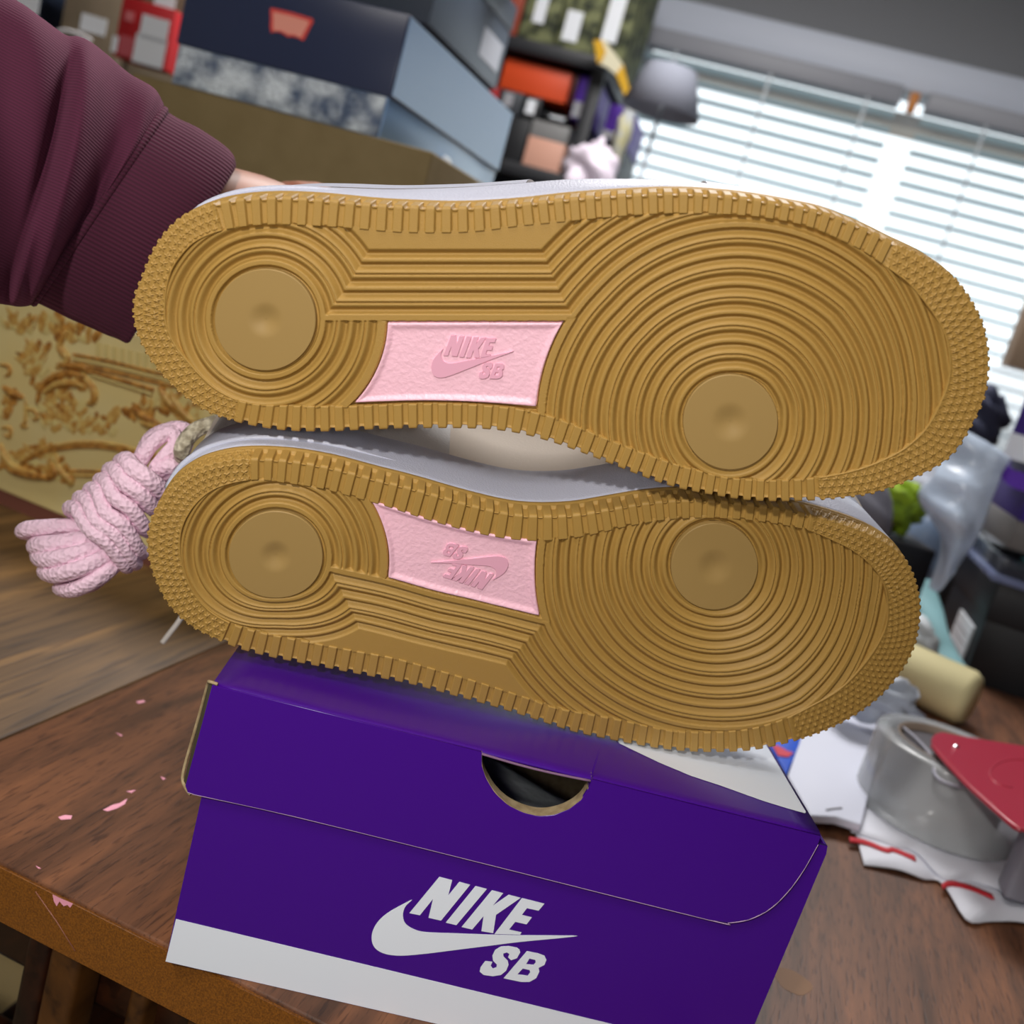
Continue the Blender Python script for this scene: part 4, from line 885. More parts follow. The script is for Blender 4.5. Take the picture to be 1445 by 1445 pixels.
m_side_sheen = mat('navy_side_window_sheen', (124, 158, 200), 0.25, spec=0.7)  # pale blue is the window's reflection put into the side colour
m_sparkle = mat('silver_film_painted_glints', (92, 108, 134), 0.3, metal=0.3, bump=(300, 1.0, 0.003, 'noise'), noise=(30, (236, 246, 252), 9, 0.11))  # silver band; glints of its crumpled gloss painted as pale noise
ne = empty('navy_box', None, 'navy glossy box with red tab emblem and silvery lower band', 'box', matrix=mat4(nex, ney, EZ, NP-nex*nw_))
zl = nl(549.6, 137)[1]; zl0 = nl(262, 60)[1]
bx('tray', (0.002, 0.002, 0), (nw_-0.002, nd_-0.002, zl), m_side_sheen, ne, 0.001)
bx('lid', (0, 0, zl), (nw_, nd_, nh_), m_navy, ne, 0.0015)
bx('lid_side', (nw_-0.0002, 0.002, zl+0.002), (nw_+0.0006, nd_-0.002, nh_-0.001), m_side_sheen, ne)  # sheet over the lid side carrying the reflected window tone
bx('silver_band', (0.004, -0.0004, 0.002), (nw_-0.004, 0.002, zl-0.001), m_sparkle, ne)
tabp = [nl(220+x/2.89, y/2.89) for x, y in ((466, 36), (478, 33), (560, 52), (640, 76), (644, 90), (632, 112), (604, 167), (592, 163), (576, 154), (558, 150), (540, 152), (526, 142), (508, 133), (488, 130), (470, 134), (466, 110), (468, 70))]
tabp = [(a+nw_, b) for a, b in tabp]; cx_, cy_ = np.mean(tabp, 0)
shape('red_tab_emblem', [tabp], 0.0003, Matrix.Translation((0, -0.0003, 0)) @ MF, mat('red_foil', (232, 84, 78), 0.4), ne)
shape('tab_centre', [[(cx_+(a-cx_)*0.82, cy_+(b-cy_)*0.76) for a, b in tabp]], 0.0002, Matrix.Translation((0, -0.0006, 0)) @ MF, mat('pale_coral_foil', (255, 170, 150), 0.4), ne)
# things behind the navy box
GP = atd(701, 128, 1.62)      # far lower right corner of the grey box
g0 = GP-ney*0.33-nex*0.24
ge0 = empty('grey_shoe_box', None, 'charcoal grey shoe box with a white label behind the navy box', 'box', matrix=mat4(nex, ney, EZ, g0))
bx('body', (0.002, 0.002, 0), (0.238, 0.328, 0.09), mat('charcoal_grey_card', (74, 84, 98), 0.4), ge0, 0.001); bx('lid', (0, 0, 0.088), (0.24, 0.33, 0.125), mat('dark_slate_card', (58, 66, 78), 0.4), ge0, 0.002)
bx('label', (0.238, 0.21, 0.022), (0.2390, 0.31, 0.062), m_lab0, ge0)
sup = empty('storage_crate', None, 'black crate behind the navy box holding the charcoal grey shoe box', 'crate', matrix=mat4(nex, ney, EZ, (g0[0], g0[1], TZ)))
bx('body', (0.01, 0.01, 0), (0.225, 0.32, GP[2]-TZ-0.0003), mat('black_crate_plastic', (26, 27, 30), 0.6), sup, 0.003)
def crumple(name, c, s, m, label, cat, seed, n=22, amp=0.35, parent=None, group=None):
    r_ = np.random.default_rng(seed); V = []; ph = r_.uniform(0, 6.28, (8, 3)); fr = r_.uniform(1.2, 4.5, (8, 3))
    for i in range(n):
        for j in range(n+1):
            th_ = PI*j/n; p_ = 2*PI*i/n; d = np.array([math.sin(th_)*math.cos(p_), math.sin(th_)*math.sin(p_), math.cos(th_)])
            k = 1+amp*sum(math.sin(fr[q]@d*2+ph[q, 0])*abs(math.sin(fr[q, 0]*d[0]*2+ph[q, 1])) for q in range(8))/3
            V.append(np.array(c)+d*np.array(s)*k)
    o = grid_mesh(name, np.array(V), n, n+1, m, parent, closed_u=True, smooth=False)
    return tag(o, label, cat, group) if label else o
m_clear = mat('cloudy_clear_plastic', (196, 214, 232), 0.12, alpha=0.62, spec=0.8)
m_clear_b = mat('bluish_clear_plastic', (150, 182, 214), 0.15, alpha=0.75, spec=0.8)
crumple('plastic_bag', atd(700, 18, 1.50)*np.array([1, 1, 0])+EZ*(GP[2]+0.125+0.05), (0.045, 0.045, 0.045), m_clear_b, 'crumpled clear plastic bag on top of the charcoal grey shoe box', 'bag', 3)
crumple('tissue_paper', atd(612, 246, 1.06), (0.026, 0.018, 0.018), m_tissue, 'crumpled pale paper beside the carton, below the navy box', 'paper', 5)
# ------------------------------------------------------------------ black shelving with shoe boxes (left of the window)
SD = 2.75; saz = 9.0
sa = math.radians(saz); sex = np.array([math.cos(sa), -math.sin(sa), 0]); sey = np.array([math.sin(sa), math.cos(sa), 0])
SP = atd(700, 150, SD)
def sl_(px, py, off=0.0): P = onpl(px, py, SP+sey*off, -sey)-SP; return float(P@sex), float(P[2]+SP[2])
M_s = mat4(sex, sey, EZ, (SP[0], SP[1], 0))
se = empty('shelving_rack', None, 'black shelving rack stacked with shoe boxes left of the window', 'shelf', matrix=M_s)
m_blk = mat('black_metal', (22, 24, 30), 0.5)
xpost = sl_(823, 150)[0]; zs1 = sl_(770, 62)[1]; zs2 = sl_(780, 243)[1]; zs0 = 0.12; zs0 = max(0.12, zs2-1.0)
xl_ = sl_(560, 60)[0]; zs3 = zs1
for z in (zs0, zs2-0.42, zs2, zs1): bx('shelf_board', (xl_, -0.01, z-0.035), (xpost+0.035, 0.40, z), m_blk, se, 0.002)
for x in (xl_, xpost): 
    for y in (-0.012, 0.37): bx('upright_post', (x, y, 0), (x+0.035, y+0.03, zs1-0.036), m_blk, se, 0.002)
BG = 'shoe boxes on the black rack'
C = lambda n, r_, g, b: mat(n, (r_, g, b), 0.5)
m_lab = mat('white_label', (232, 236, 242), 0.5); m_lab2 = mat('grey_label', (160, 160, 166), 0.5)
z2 = zs2; 
def sb2(px0, px1, z0, z1, col, label, **k):
    z0 = z0+0.0005; z1 = z1-0.0015; x0 = sl_(px0, 200, 0.022)[0]; x1 = sl_(px1, 200, 0.022)[0]; e = empty('shoe_box', None, label, 'box', BG, matrix=M_s @ Matrix.Translation((x0, 0.022, z0)))
    bx('body', (0.001, 0.001, 0), (x1-x0-0.001, 0.33, (z1-z0)*(0.68 if k.get('lid') else 1)), col, e, 0.001)
    if k.get('lid'): bx('lid', (0, 0, (z1-z0)*0.64), (x1-x0, 0.331, z1-z0), k['lid'], e, 0.002)
    lab = k.get('lab')
    if lab: bx('label', ((x1-x0)*lab[0], -0.001, (z1-z0)*lab[1]), ((x1-x0)*lab[2], 0.0005, (z1-z0)*lab[3]), lab[4], e)
    return e
zo0, zo1 = sl_(740, 130)[1], sl_(740, 82)[1]
zr1 = zo0; zm = (z2+zr1)/2
sb2(683, 782, zo0, zo1, C('orange_card', 214, 74, 28), 'orange shoe box under the upper board of the black rack')
sb2(784, 792, zo0, zo1, C('dark_red_card', 70, 12, 16), 'dark red box edge right of the orange shoe box')
sb2(794, 823, zo0-0.03, zo1, C('deep_violet_card', 82, 38, 160), 'violet shoe box with a grey label inside the black rack', lab=(0.05, 0.03, 0.95, 0.40, m_lab2))
sb2(672, 686, z2+0.135, zo0, C('bright_red_card', 170, 24, 30), 'narrow red box under the orange shoe box')
sb2(688, 722, z2+0.12, zo0, C('dark_grey_card', 58, 62, 68), 'dark grey shoe box with grey label in the rack middle row', lab=(0.2, 0.3, 0.6, 0.9, m_lab2))
sb2(724, 750, z2+0.12, zo0, C('black_card', 22, 24, 28), 'black shoe box with a tall white label in the rack middle row', lab=(0.2, 0.2, 0.72, 0.85, m_lab))
sb2(752, 792, z2+0.135, zo0-0.03, C('black_card', 24, 26, 30), 'black shoe box with a square white label above the salmon box', lab=(0.35, 0.1, 0.9, 0.65, m_lab))
sb2(668, 700, z2, z2+0.118, C('slate_violet_card', 72, 66, 112), 'slate violet box with a cream band on the lowest rack shelf', lab=(0.02, 0.02, 0.98, 0.42, mat('cream_band', (178, 168, 144), 0.6)))
sb2(702, 742, z2, z2+0.118, C('black_card', 26, 28, 32), 'plain black box between the slate violet and salmon boxes')
sb2(744, 800, z2+0.0, z2+0.125, C('salmon_card', 222, 168, 146), 'salmon box with a pale grey lid on the lowest rack shelf', lid=C('pale_grey_card', 132, 132, 132))
sb2(846, 882, zo0-0.06, zo1-0.05, C('violet_card', 84, 38, 160), 'violet shoe box with a grey band right of the rack post', lab=(0.02, 0.02, 0.98, 0.25, m_lab2))
sb2(846, 882, zo0-0.21, zo0-0.062, C('black_card', 20, 22, 26), 'black shoe box with grey label right of the rack post', lab=(0.15, 0.35, 0.8, 0.75, m_lab2))
sb2(846, 882, zo0-0.36, zo0-0.212, C('brown_card', 96, 72, 62), 'brown box lowest in the column right of the rack post')
bxs = bx('side_table', (0, 0, 0), (0.12, 0.36, 0.1), m_blk, None); bxs.matrix_world = M_s @ Matrix.Translation((sl_(846, 200, 0.022)[0]-0.002, 0.01, 0)); bxs.data.transform(Matrix.Diagonal((1, 1, (zo0-0.3605)/0.1, 1))); tag(bxs, 'black side stand under the column of boxes right of the rack', 'stand')
# camouflage pouches and labels on the upper board
m_camo = mat('camouflage_print', (44, 50, 34), 0.8, noise=(28, (118, 122, 84), 3, 0.08))
for i, (a, b, h_) in enumerate(((690, 742, 0.20), (744, 800, 0.24), (802, 846, 0.30))):
    lab_ = ['camouflage box with a white tag, left on the top rack board', 'camouflage box with a white tag, middle of the top rack board', 'tall camouflage box with a large white tag on the top rack board'][i]
    e = sb2(a, b, zs1+0.001, zs1+h_, m_camo, lab_, lab=((.3, .25, .62, .62, m_lab), (.15, .1, .55, .42, m_lab), (.12, .15, .62, .55, m_lab))[i])
e = sb2(650, 688, zs1+0.001, zs1+0.20, C('rust_card', 150, 60, 36), 'rust red box at the left end of the top rack board')
# hanging pennant and pale bag by the rack
pts = [sl_(*p, -0.03) for p in ((841, 64), (856, 63), (882, 98), (890, 132), (884, 146), (872, 112), (858, 100), (846, 96))]
o = shape('pennant', [pts], 0.012, M_s @ Matrix.Translation((0, -0.06, 0)) @ MF, mat('cream_felt', (214, 208, 180), 0.9)); tag(o, 'cream and yellow pennant hanging at the right edge of the rack', 'pennant')
pts = [sl_(*p, -0.03) for p in ((841, 64), (852, 64), (858, 80), (852, 94), (846, 96))]; o2 = shape('yellow_band', [pts], 0.004, M_s @ Matrix.Translation((0, -0.075, 0)) @ MF, mat('yellow_felt', (206, 160, 40), 0.9)); o2.parent = o
pts = [sl_(*p, -0.03) for p in ((872, 112), (882, 98), (891, 132), (886, 146))]; o2 = shape('yellow_band', [pts], 0.004, M_s @ Matrix.Translation((0, -0.075, 0)) @ MF, mat('yellow_felt', (206, 160, 40), 0.9)); o2.parent = o
gb_ = atd(833, 243, 2.3); bn = bx('laundry_bin', (gb_[0]-0.09, gb_[1]-0.09, 0), (gb_[0]+0.09, gb_[1]+0.09, gb_[2]-0.075), mat('white_bin_plastic', (190, 190, 198), 0.5), None, 0.01); tag(bn, 'tall pale bin before the rack, under the pale pink bag', 'bin')
crumple('gift_bag', gb_, (0.055, 0.04, 0.06), mat('pale_pink_tissue', (226, 214, 228), 0.7), 'pale pink crumpled bag in front of the rack post', 'bag', 8)
crumple('plastic_bag', atd(880, 185, 2.62), (0.018, 0.02, 0.10), mat('pastel_wrapper', (196, 204, 222), 0.4, noise=(20, (222, 216, 170), 2, 0.1)), 'pastel crinkled wrapper hanging between the rack and the window', 'bag', 9)
# shade in front of the window's left side
lp = atd(940, 128, 2.4)
o = lathe('lamp_shade', [(0.060, 0.05), (0.095, -0.05), (0.093, -0.05), (0.058, 0.05)], mat('grey_shade_cloth', (150, 154, 168), 0.8), None, 32, Matrix.Translation(Vector(lp))); 
tag(o, 'grey lamp shade standing before the left end of the window', 'lamp')
o2 = lathe('lamp_stem', [(0.0, 0.03), (0.004, 0.03), (0.004, -0.30), (0.02, -0.36), (0.02, -lp[2]+0.0), (0.0, -lp[2]+0.0)], mat('pale_lamp_metal', (180, 186, 194), 0.4), None, 20, Matrix.Translation(Vector(lp))); o2.parent = o
# ------------------------------------------------------------------ cardboard boxes on the far left
LD = 1.9; LPt = atd(120, 60, LD); laz = math.radians(3.0); lex = np.array([math.cos(laz), -math.sin(laz), 0]); ley = np.array([math.sin(laz), math.cos(laz), 0])
def ll(px, py, off=0.0): P = onpl(px, py, LPt+ley*off, -ley)-LPt; return float(P@lex), float(P[2]+LPt[2])
M_l = mat4(lex, ley, EZ, (LPt[0], LPt[1], 0))
m_tan = mat('grey_brown_cardboard', (126, 112, 92), 0.85, noise=(20, (138, 122, 102), 3, 0.2))
LG_ = 'boxes stacked at the far left'
def lbox(p0, p1, col, label, labs=(), d=0.3, off=0.0):
    a, z0 = ll(*p0, off); b, z1 = ll(*p1, off); e = empty('storage_box', None, label, 'box', LG_, matrix=M_l @ Matrix.Translation((a, off, z0)))
    bx('body', (0.001, 0, 0.0005), (b-a-0.001, d, z1-z0-0.0005), col, e, 0.001)
    for (q0, q1, mm) in labs:
        u0, w0_ = ll(*q0, off); u1, w1_ = ll(*q1, off); bx('label', (u0-a, -0.001, w0_-z0), (u1-a, 0.0, w1_-z0), mm, e)
    return e
zA = ll(150, 150)[1]
lb1 = lbox((60, 180), (188, -40), m_tan, 'grey brown cardboard box with a small square white label, behind the sleeve', [((112, 42), (152, 28), m_lab)])
lbox((-60, 60), (58, -80), mat('navy_slate_card', (52, 62, 84), 0.5), 'dark slate box with a pale label at the top left corner', [((10, 10), (62, -30), m_lab)])
mr_ = mat('red_print_card', (184, 30, 36), 0.5)
lbox((158, 78), (250, 14), mr_, 'red printed box with three white panels beside the navy box', [((196, 52), (240, 30), m_lab), ((186, 86), (236, 58), m_lab), ((156, 72), (168, 52), m_lab), ((176, 28), (190, 18), mat('pale_red_print', (214, 120, 124), 0.5)), ((166, 76), (190, 54), mat('faded_red_print', (190, 88, 96), 0.5))], d=0.2, off=-0.21)
lbox((166, 160), (262, 112), m_tan, 'grey brown cardboard box directly under the red printed box', d=0.51, off=-0.211)
lbox((192, 40), (300, -60), m_tan, 'grey brown cardboard box with a pale label above the red printed box', [((215, 16), (250, -6), m_lab)])
x0_, z0_ = ll(-60, 180); x1_, _ = ll(300, 180); zz_ = min(ll(60, 180)[1], ll(166, 160)[1], ll(-60, 60)[1])
st_ = empty('shelf_stand', None, 'grey brown support stand under the far left boxes', 'stand', matrix=M_l)
bx('body', (x0_, 0.0, 0), (x1_, 0.3, zz_-0.0005), m_tan, st_)
arc = [onpl(px, py, LPt-ley*0.004, -ley) for px, py in ((78, 48), (84, 44.5), (94, 44), (106, 47), (118, 52), (128, 58))]
Mi = M_l.inverted(); hp_ = lb1.matrix_world.inverted()
o = tube('rope_handle', [tuple(hp_ @ Vector(q)) for q in catmull(arc, 5)], 0.0045, mat('white_plastic', (226, 224, 228), 0.5), lb1)
# ------------------------------------------------------------------ clutter right of the shoes
# packing tape roll with red dispenser
RP = atz(1348, 1067, TZ+0.050); RM = Matrix.Translation((RP[0], RP[1], TZ+0.0062))
m_tape = mat('clear_tape_roll', (176, 180, 182), 0.16, trans=0.0, alpha=0.62, spec=0.7, noise=(18, (200, 204, 206), 2, 0.15))
tr = empty('packing_tape_dispenser', None, 'roll of clear packing tape in a red metal dispenser with grey handle', 'tape dispenser', matrix=RM)
r0, r1 = 0.0375, 0.0520
lathe('tape_roll', [(r1, 0.0), (r1, 0.046), (r1-0.001, 0.048), (r0+0.0012, 0.048), (r0+0.0012, 0.0), (r1, 0.0)], m_tape, tr, 72)
lathe('cardboard_core', [(r0+0.0011, 0.0), (r0+0.0011, 0.0482), (r0, 0.0482), (r0, 0.0), (r0+0.0011, 0.0)], mat('core_board', (128, 112, 98), 0.8), tr, 64)
m_hub = mat('grey_hub_plastic', (84, 82, 88), 0.45); m_hubl = mat('pale_grey_plastic', (158, 158, 170), 0.4)
lathe('hub_disc', [(0.0, 0.043), (r0-0.0005, 0.043), (r0-0.0005, 0.0), (0.0, 0.0)], m_hub, tr, 40)
def rl_(px, py, z): P = atz(px, py, RM.translation[2]+z); return (P[0]-RM.translation[0], P[1]-RM.translation[1], z)
tube('hub_rib', catmull([rl_(1180+x/4.015, 960+y/4.015, 0.0455) for x, y in ((350, 245), (420, 300), (500, 380), (545, 450), (558, 530), (600, 570), (680, 598), (750, 600))], 5), 0.0011, m_hubl, tr, n=8)
tube('hub_rib', catmull([rl_(1180+x/4.015, 960+y/4.015, 0.0455) for x, y in ((440, 215), (500, 235), (560, 270), (640, 295), (720, 310))], 5), 0.0011, m_hubl, tr, n=8)
m_red = mat('red_painted_metal', (166, 44, 62), 0.28, spec=0.6)
out = [rl_(1180+x/4.015, 960+y/4.015, 0.0525)[:2] for x, y in ((538, 335), (560, 308), (600, 300), (700, 320), (900, 352), (1064, 378), (1500, 520), (1500, 1050), (1090, 860), (1040, 840), (980, 800), (760, 600), (640, 470), (560, 390), (540, 360))]
shape('side_plate', [out], 0.0016, Matrix.Translation((0, 0, 0.0515)), m_red, tr, bevel=0.0003)
tube('plate_flange', catmull([rl_(1180+x/4.015, 960+y/4.015, 0.0522) for x, y in ((545, 375), (640, 485), (760, 610), (980, 806), (1050, 850))], 4), 0.0016, m_red, tr, n=10)
c_ = rl_(1180+678/4.015, 960+378/4.015, 0.053); lathe('rivet', [(0.0, 0.0016), (0.0014, 0.0013), (0.0026, 0.0)], mat('bright_rivet', (220, 220, 226), 0.15, metal=1.0), tr, 24, Matrix.Translation((c_[0], c_[1], 0.053)))
el = [rl_(1180+(1020+150*math.cos(t))/4.015, 960+(530+80*math.sin(t))/4.015, 0.0532) for t in np.linspace(PI*0.55, PI*1.65, 16)]
tube('pressed_ring', el, 0.0007, m_red, tr, n=6)
hd = [rl_(1180+x/4.015, 960+y/4.015, 0.0)[:2] for x, y in ((890, 1170), (960, 1260), (1250, 1330), (1300, 1000), (1000, 900))]
hx0, hy0 = rl_(1180+885/4.015, 960+1170/4.015, 0.004)[:2]
V = []
for k, (x, y) in enumerate(((905, 1150), (945, 1240), (1010, 1262), (1250, 1320), (1350, 1100))): V.append(rl_(1180+x/4.015, 960+y/4.015, 0.001))
cxm = np.mean([v[0] for v in V]); cym = np.mean([v[1] for v in V]); n_ = len(V)
VV = V+[(v[0]+0.0, v[1]+0.0, 0.0505) for v in V]
mk('handle', VV, [tuple(range(n_))[::-1], tuple(range(n_, 2*n_))]+[(i, (i+1) % n_, n_+(i+1) % n_, n_+i) for i in range(n_)], mat('grey_handle_plastic', (128, 126, 136), 0.5), tr, bevel=0.003)
# white mailer with red stripes under the tape
m_tyv = mat('white_tyvek', (214, 216, 226), 0.6, bump=(70, 0.3, 0.002, 'noise')); m_rs = mat('red_stripe_print', (186, 36, 48), 0.55)
ml = empty('paper_mailer', tuple(atz(1300, 1200, TZ)), 'white padded mailer with red stripes lying under the tape roll', 'mailer')
mo = np.array(ml.location)
def sheet(name, lo, hi, zf, m, n=30, k=10, th_=0.0012):
    """sheet between a near and a far polyline of frame points, following a height"""
    A = catmull([atz(a, b, TZ) for a, b in lo], 8); B = catmull([atz(a, b, TZ) for a, b in hi], 8)
    ia = np.linspace(0, len(A)-1, n).astype(int); ib = np.linspace(0, len(B)-1, n).astype(int); V = []
    for i in range(n):
        for j in range(k):
            t = j/(k-1); p = A[ia[i]]*(1-t)+B[ib[i]]*t; V.append((p[0]-mo[0], p[1]-mo[1], p[2]-mo[2]+zf(i/(n-1), t)))
    o = grid_mesh(name, np.array(V), n, k, m, ml); s = o.modifiers.new('thick', 'SOLIDIFY'); s.thickness = th_; s.offset = 1
    return o
zf0 = lambda s, t: 0.0012+0.0016*math.sin(9*s+2*t)**2*(1-t)+0.0008*t
sheet('lower_sheet', [(1218, 1224), (1262, 1233), (1300, 1244), (1326, 1250), (1360, 1303), (1400, 1304), (1445, 1309), (1520, 1330)], [(1196, 1152), (1270, 1090), (1330, 1050), (1400, 1080), (1500, 1120), (1560, 1130), (1600, 1140), (1640, 1150)], zf0, m_tyv)
def stripe(pts):
    P = [atz(a, b, TZ+0.0046)-mo for a, b in pts]; P = catmull(P, 6); V = []
    for i, p in enumerate(P): 
        for w_ in (-1, 1): V.append((p[0]+0.0004*w_, p[1]+0.0027*w_, p[2]+0.0002*w_))
    o = grid_mesh('red_stripe', np.array(V), len(P), 2, m_rs, ml, smooth=False); s = o.modifiers.new('thick', 'SOLIDIFY'); s.thickness = 0.0006
sheet('upper_fold', [(1198, 1182), (1240, 1196), (1262, 1204), (1290, 1211), (1326, 1248), (1360, 1250), (1403, 1262), (1500, 1290)], [(1186, 1158), (1270, 1090), (1330, 1050), (1400, 1080), (1500, 1120), (1560, 1130), (1600, 1140), (1640, 1150)], lambda s, t: 0.0038+0.0006*t, m_tyv, th_=0.0008)
stripe([(1199, 1184), (1222, 1188), (1250, 1199), (1262, 1199), (1292, 1211)]); stripe([(1330, 1251), (1342, 1246), (1370, 1252), (1402, 1265)])
# white folded carton and a blue and red print beside the box
wc_ = empty('white_packet', tuple(atz(1180, 1150, TZ)), 'small plain white packet between the purple box and the tape', 'packet')
wo = np.array(wc_.location)
def poly_slab(name, pts, z0, z1, m, e, org, bev=0.001):
    V = [atz(a, b, TZ+z1)-org for a, b in pts]; W = [v.copy() for v in V]
    for v in W: v[2] = z0
    n = len(V); return mk(name, W+V, [tuple(range(n))[::-1], tuple(range(n, 2*n))]+[(i, (i+1) % n, n+(i+1) % n, n+i) for i in range(n)], m, e, bevel=bev)
poly_slab('body', [(1112, 1094), (1134, 1030), (1160, 990), (1256, 1010), (1240, 1060), (1216, 1163), (1180, 1152), (1144, 1150)], 0.0062, 0.012, mat('white_packet_paper', (216, 220, 236), 0.55), wc_, wo)
tube('open_flap_edge', [atz(a, b, TZ+0.0125)-wo for a, b in ((1166, 1143), (1176, 1141), (1188, 1140))], 0.0006, m_lab2, wc_, n=6)
be_ = empty('printed_card', tuple(atz(1105, 1060, TZ)), 'blue card with red print between the purple box and the white packet', 'card'); bo_ = np.array(be_.location)
poly_slab('body', [(1070, 1030), (1136, 1020), (1128, 1052), (1110, 1092), (1094, 1064)], 0.0, 0.012, mat('royal_blue_print', (24, 76, 190), 0.5, noise=(60, (30, 90, 214), 2, 0.2)), be_, bo_)
poly_slab('red_print', [(1089, 1050), (1098, 1052), (1112, 1060), (1120, 1062), (1112, 1068), (1098, 1066)], 0.0125, 0.0128, mat('coral_print', (206, 66, 84), 0.5), be_, bo_, 0)
# pale yellow roll, teal strap, crumpled tissue
YP0, YP1 = atz(1235, 925, TZ+0.026), atz(1372, 988, TZ+0.026)
d_ = (YP1-YP0); Ly = np.linalg.norm(d_); d_ /= Ly; sdir = np.array([-d_[1], d_[0], 0]); 
o = lathe('paper_roll', [(0.0, 0.0), (0.023, 0.0), (0.0255, 0.004), (0.0255, Ly-0.006), (0.022, Ly), (0.0, Ly)], mat('pale_yellow_foam', (224, 214, 164), 0.75), None, 40, mat4(sdir, EZ, d_, YP0)); tag(o, 'pale yellow cylindrical roll lying behind the tape dispenser', 'roll')
crumple('tissue_paper', atz(1236, 985, TZ+0.04), (0.030, 0.02, 0.018), mat('thin_white_film', (198, 206, 218), 0.3, alpha=0.85), 'crumpled translucent white film beside the pale yellow roll', 'paper', 12)
pts = [atd(px, py, d) for px, py, d in ((1300, 820, 1.2), (1312, 855, 1.17), (1320, 890, 1.12), (1334, 922, 1.10), (1350, 948, 1.08))]
o = tube('teal_strap', catmull(pts, 6), 0.0165, mat('teal_fabric', (128, 172, 178), 0.7), None, flat=0.35, n=12); tag(o, 'teal strap hanging down left of the black shoe box', 'strap')
crumple('tissue_paper', atz(1268, 905, TZ+0.03), (0.04, 0.03, 0.028), m_tissue, 'crumpled white paper behind the toe of the lower sneaker', 'paper', 15)
# black shoe box on the right with stack above
BPf = atz(1356, 958, TZ); baz = math.radians(12); kex = np.array([math.cos(baz), -math.sin(baz), 0]); key = np.array([math.sin(baz), math.cos(baz), 0])
def kl(px, py, off=0.0): P = onpl(px, py, BPf+key*off, -key)-BPf; return float(P@kex), float(P[2])
hb1 = kl(1380, 872)[1]; hb2 = kl(1401, 818)[1]
kz = lambda h: mat4(kex, key, EZ, BPf+EZ*h)
m_bk = mat('black_matt_card', (16, 18, 24), 0.5)
ke = empty('black_shoe_box', None, 'black shoe box on the table at the right edge', 'box', matrix=kz(0))
bx('body', (0.002, 0.002, 0), (0.33, 0.21, hb1+0.004), m_bk, ke, 0.001); bx('lid', (0, 0, hb1), (0.332, 0.212, hb2), m_bk, ke, 0.002)
lz = hb1-0.004
bx('side_label', (-0.0005, 0.030, lz-0.052), (0.002, 0.115, lz-0.012), m_lab, ke)
for q in range(3): bx('label_line', (-0.0009, 0.036, lz-0.046+q*0.010), (-0.0004, 0.109, lz-0.0445+q*0.010), m_lab2, ke)
kb = atz(1318, 880, TZ); ke2 = empty('black_carton', None, 'plain black carton on the table behind the teal strap', 'box', matrix=mat4(kex, key, EZ, kb))
bx('body', (0, 0, 0), (0.10, 0.14, 0.13), m_bk, ke2, 0.002)
te_ = empty('clear_organizer', None, 'clear plastic tray with teal contents on the black shoe box', 'tray', matrix=kz(hb2))
ht = 0.026
m_edge_c = mat('clear_rim', (120, 130, 168), 0.2, alpha=0.8)
bx('tray_body', (-0.004, -0.004, 0.0), (0.33, 0.20, ht), mat('smoked_clear_plastic', (58, 62, 72), 0.15, alpha=0.7), te_, 0.003)
bx('rim', (-0.010, -0.010, 0.0002), (0.33, -0.004, 0.008), m_edge_c, te_, 0.001); bx('rim', (-0.010, -0.004, 0.0002), (-0.004, 0.20, 0.008), m_edge_c, te_, 0.001)
crumple('teal_contents', (0.085, 0.02, ht-0.004), (0.06, 0.02, 0.012), mat('teal_cloth', (86, 160, 166), 0.7), None, None, 21, parent=te_)
h3 = hb2+ht+0.010; zc2 = kl(1378, 718, 0.0)[1]
ge = empty('dark_photo_box', None, 'grey box with a dark picture panel under the purple emblem box', 'box', matrix=kz(h3)); 
bx('body', (-0.006, 0.0, 0), (0.33, 0.2, max(0.03, zc2-h3)), mat('warm_grey_card', (98, 94, 92), 0.5), ge, 0.001)
bx('picture_panel', (0.024, -0.001, 0.006), (0.33, 0.0, max(0.03, zc2-h3)-0.004), mat('dark_picture', (16, 20, 22), 0.4, noise=(60, (54, 60, 58), 3, 0.08)), ge)
pe = empty('purple_shoe_box', None, 'purple shoe box with lighter purple curved emblem at right edge', 'box', matrix=kz(max(h3+0.03, zc2)))
hp = kl(1408, 645)[1]-kl(1378, 718)[1]
bx('body', (-0.004, 0.0, 0), (0.33, 0.2, hp), mat('deep_purple_card', (44, 8, 116), 0.6), pe, 0.001)
kk = lambda px, py: (kl(px, py)[0], kl(px, py)[1]-max(h3+0.03, zc2))
shape('curved_emblem', [catmull([kk(1225+x/6.57, 570+y/6.57) for x, y in ((1250, 520), (1190, 545), (1195, 600), (1240, 690), (1330, 770), (1445, 810), (1600, 840), (1600, 720), (1445, 640), (1330, 600))], 4, True).tolist()], 0.0004, Matrix.Translation((0, -0.0004, 0)) @ MF, mat('light_purple_foil', (100, 52, 184), 0.5), pe)
a27 = math.radians(27); q27 = BPf+kex*kl(1420, 640)[0]+key*0.01; q27[2] = BPf[2]+max(h3+0.03, zc2)+hp+0.001
pe2 = empty('purple_shoe_box', None, 'topmost purple shoe box with a white lower band at right edge', 'box', matrix=mat4(np.array([math.cos(a27), -math.sin(a27), 0]), np.array([math.sin(a27), math.cos(a27), 0]), EZ, q27))
h4 = 0.10
bx('body', (0.0, 0.0, 0), (0.33, 0.2, h4), mat('deep_purple_card', (52, 14, 124), 0.6), pe2, 0.001)
bx('white_band', (-0.0005, -0.001, 0), (0.33, 0.0, 0.026), m_whitecard, pe2); 
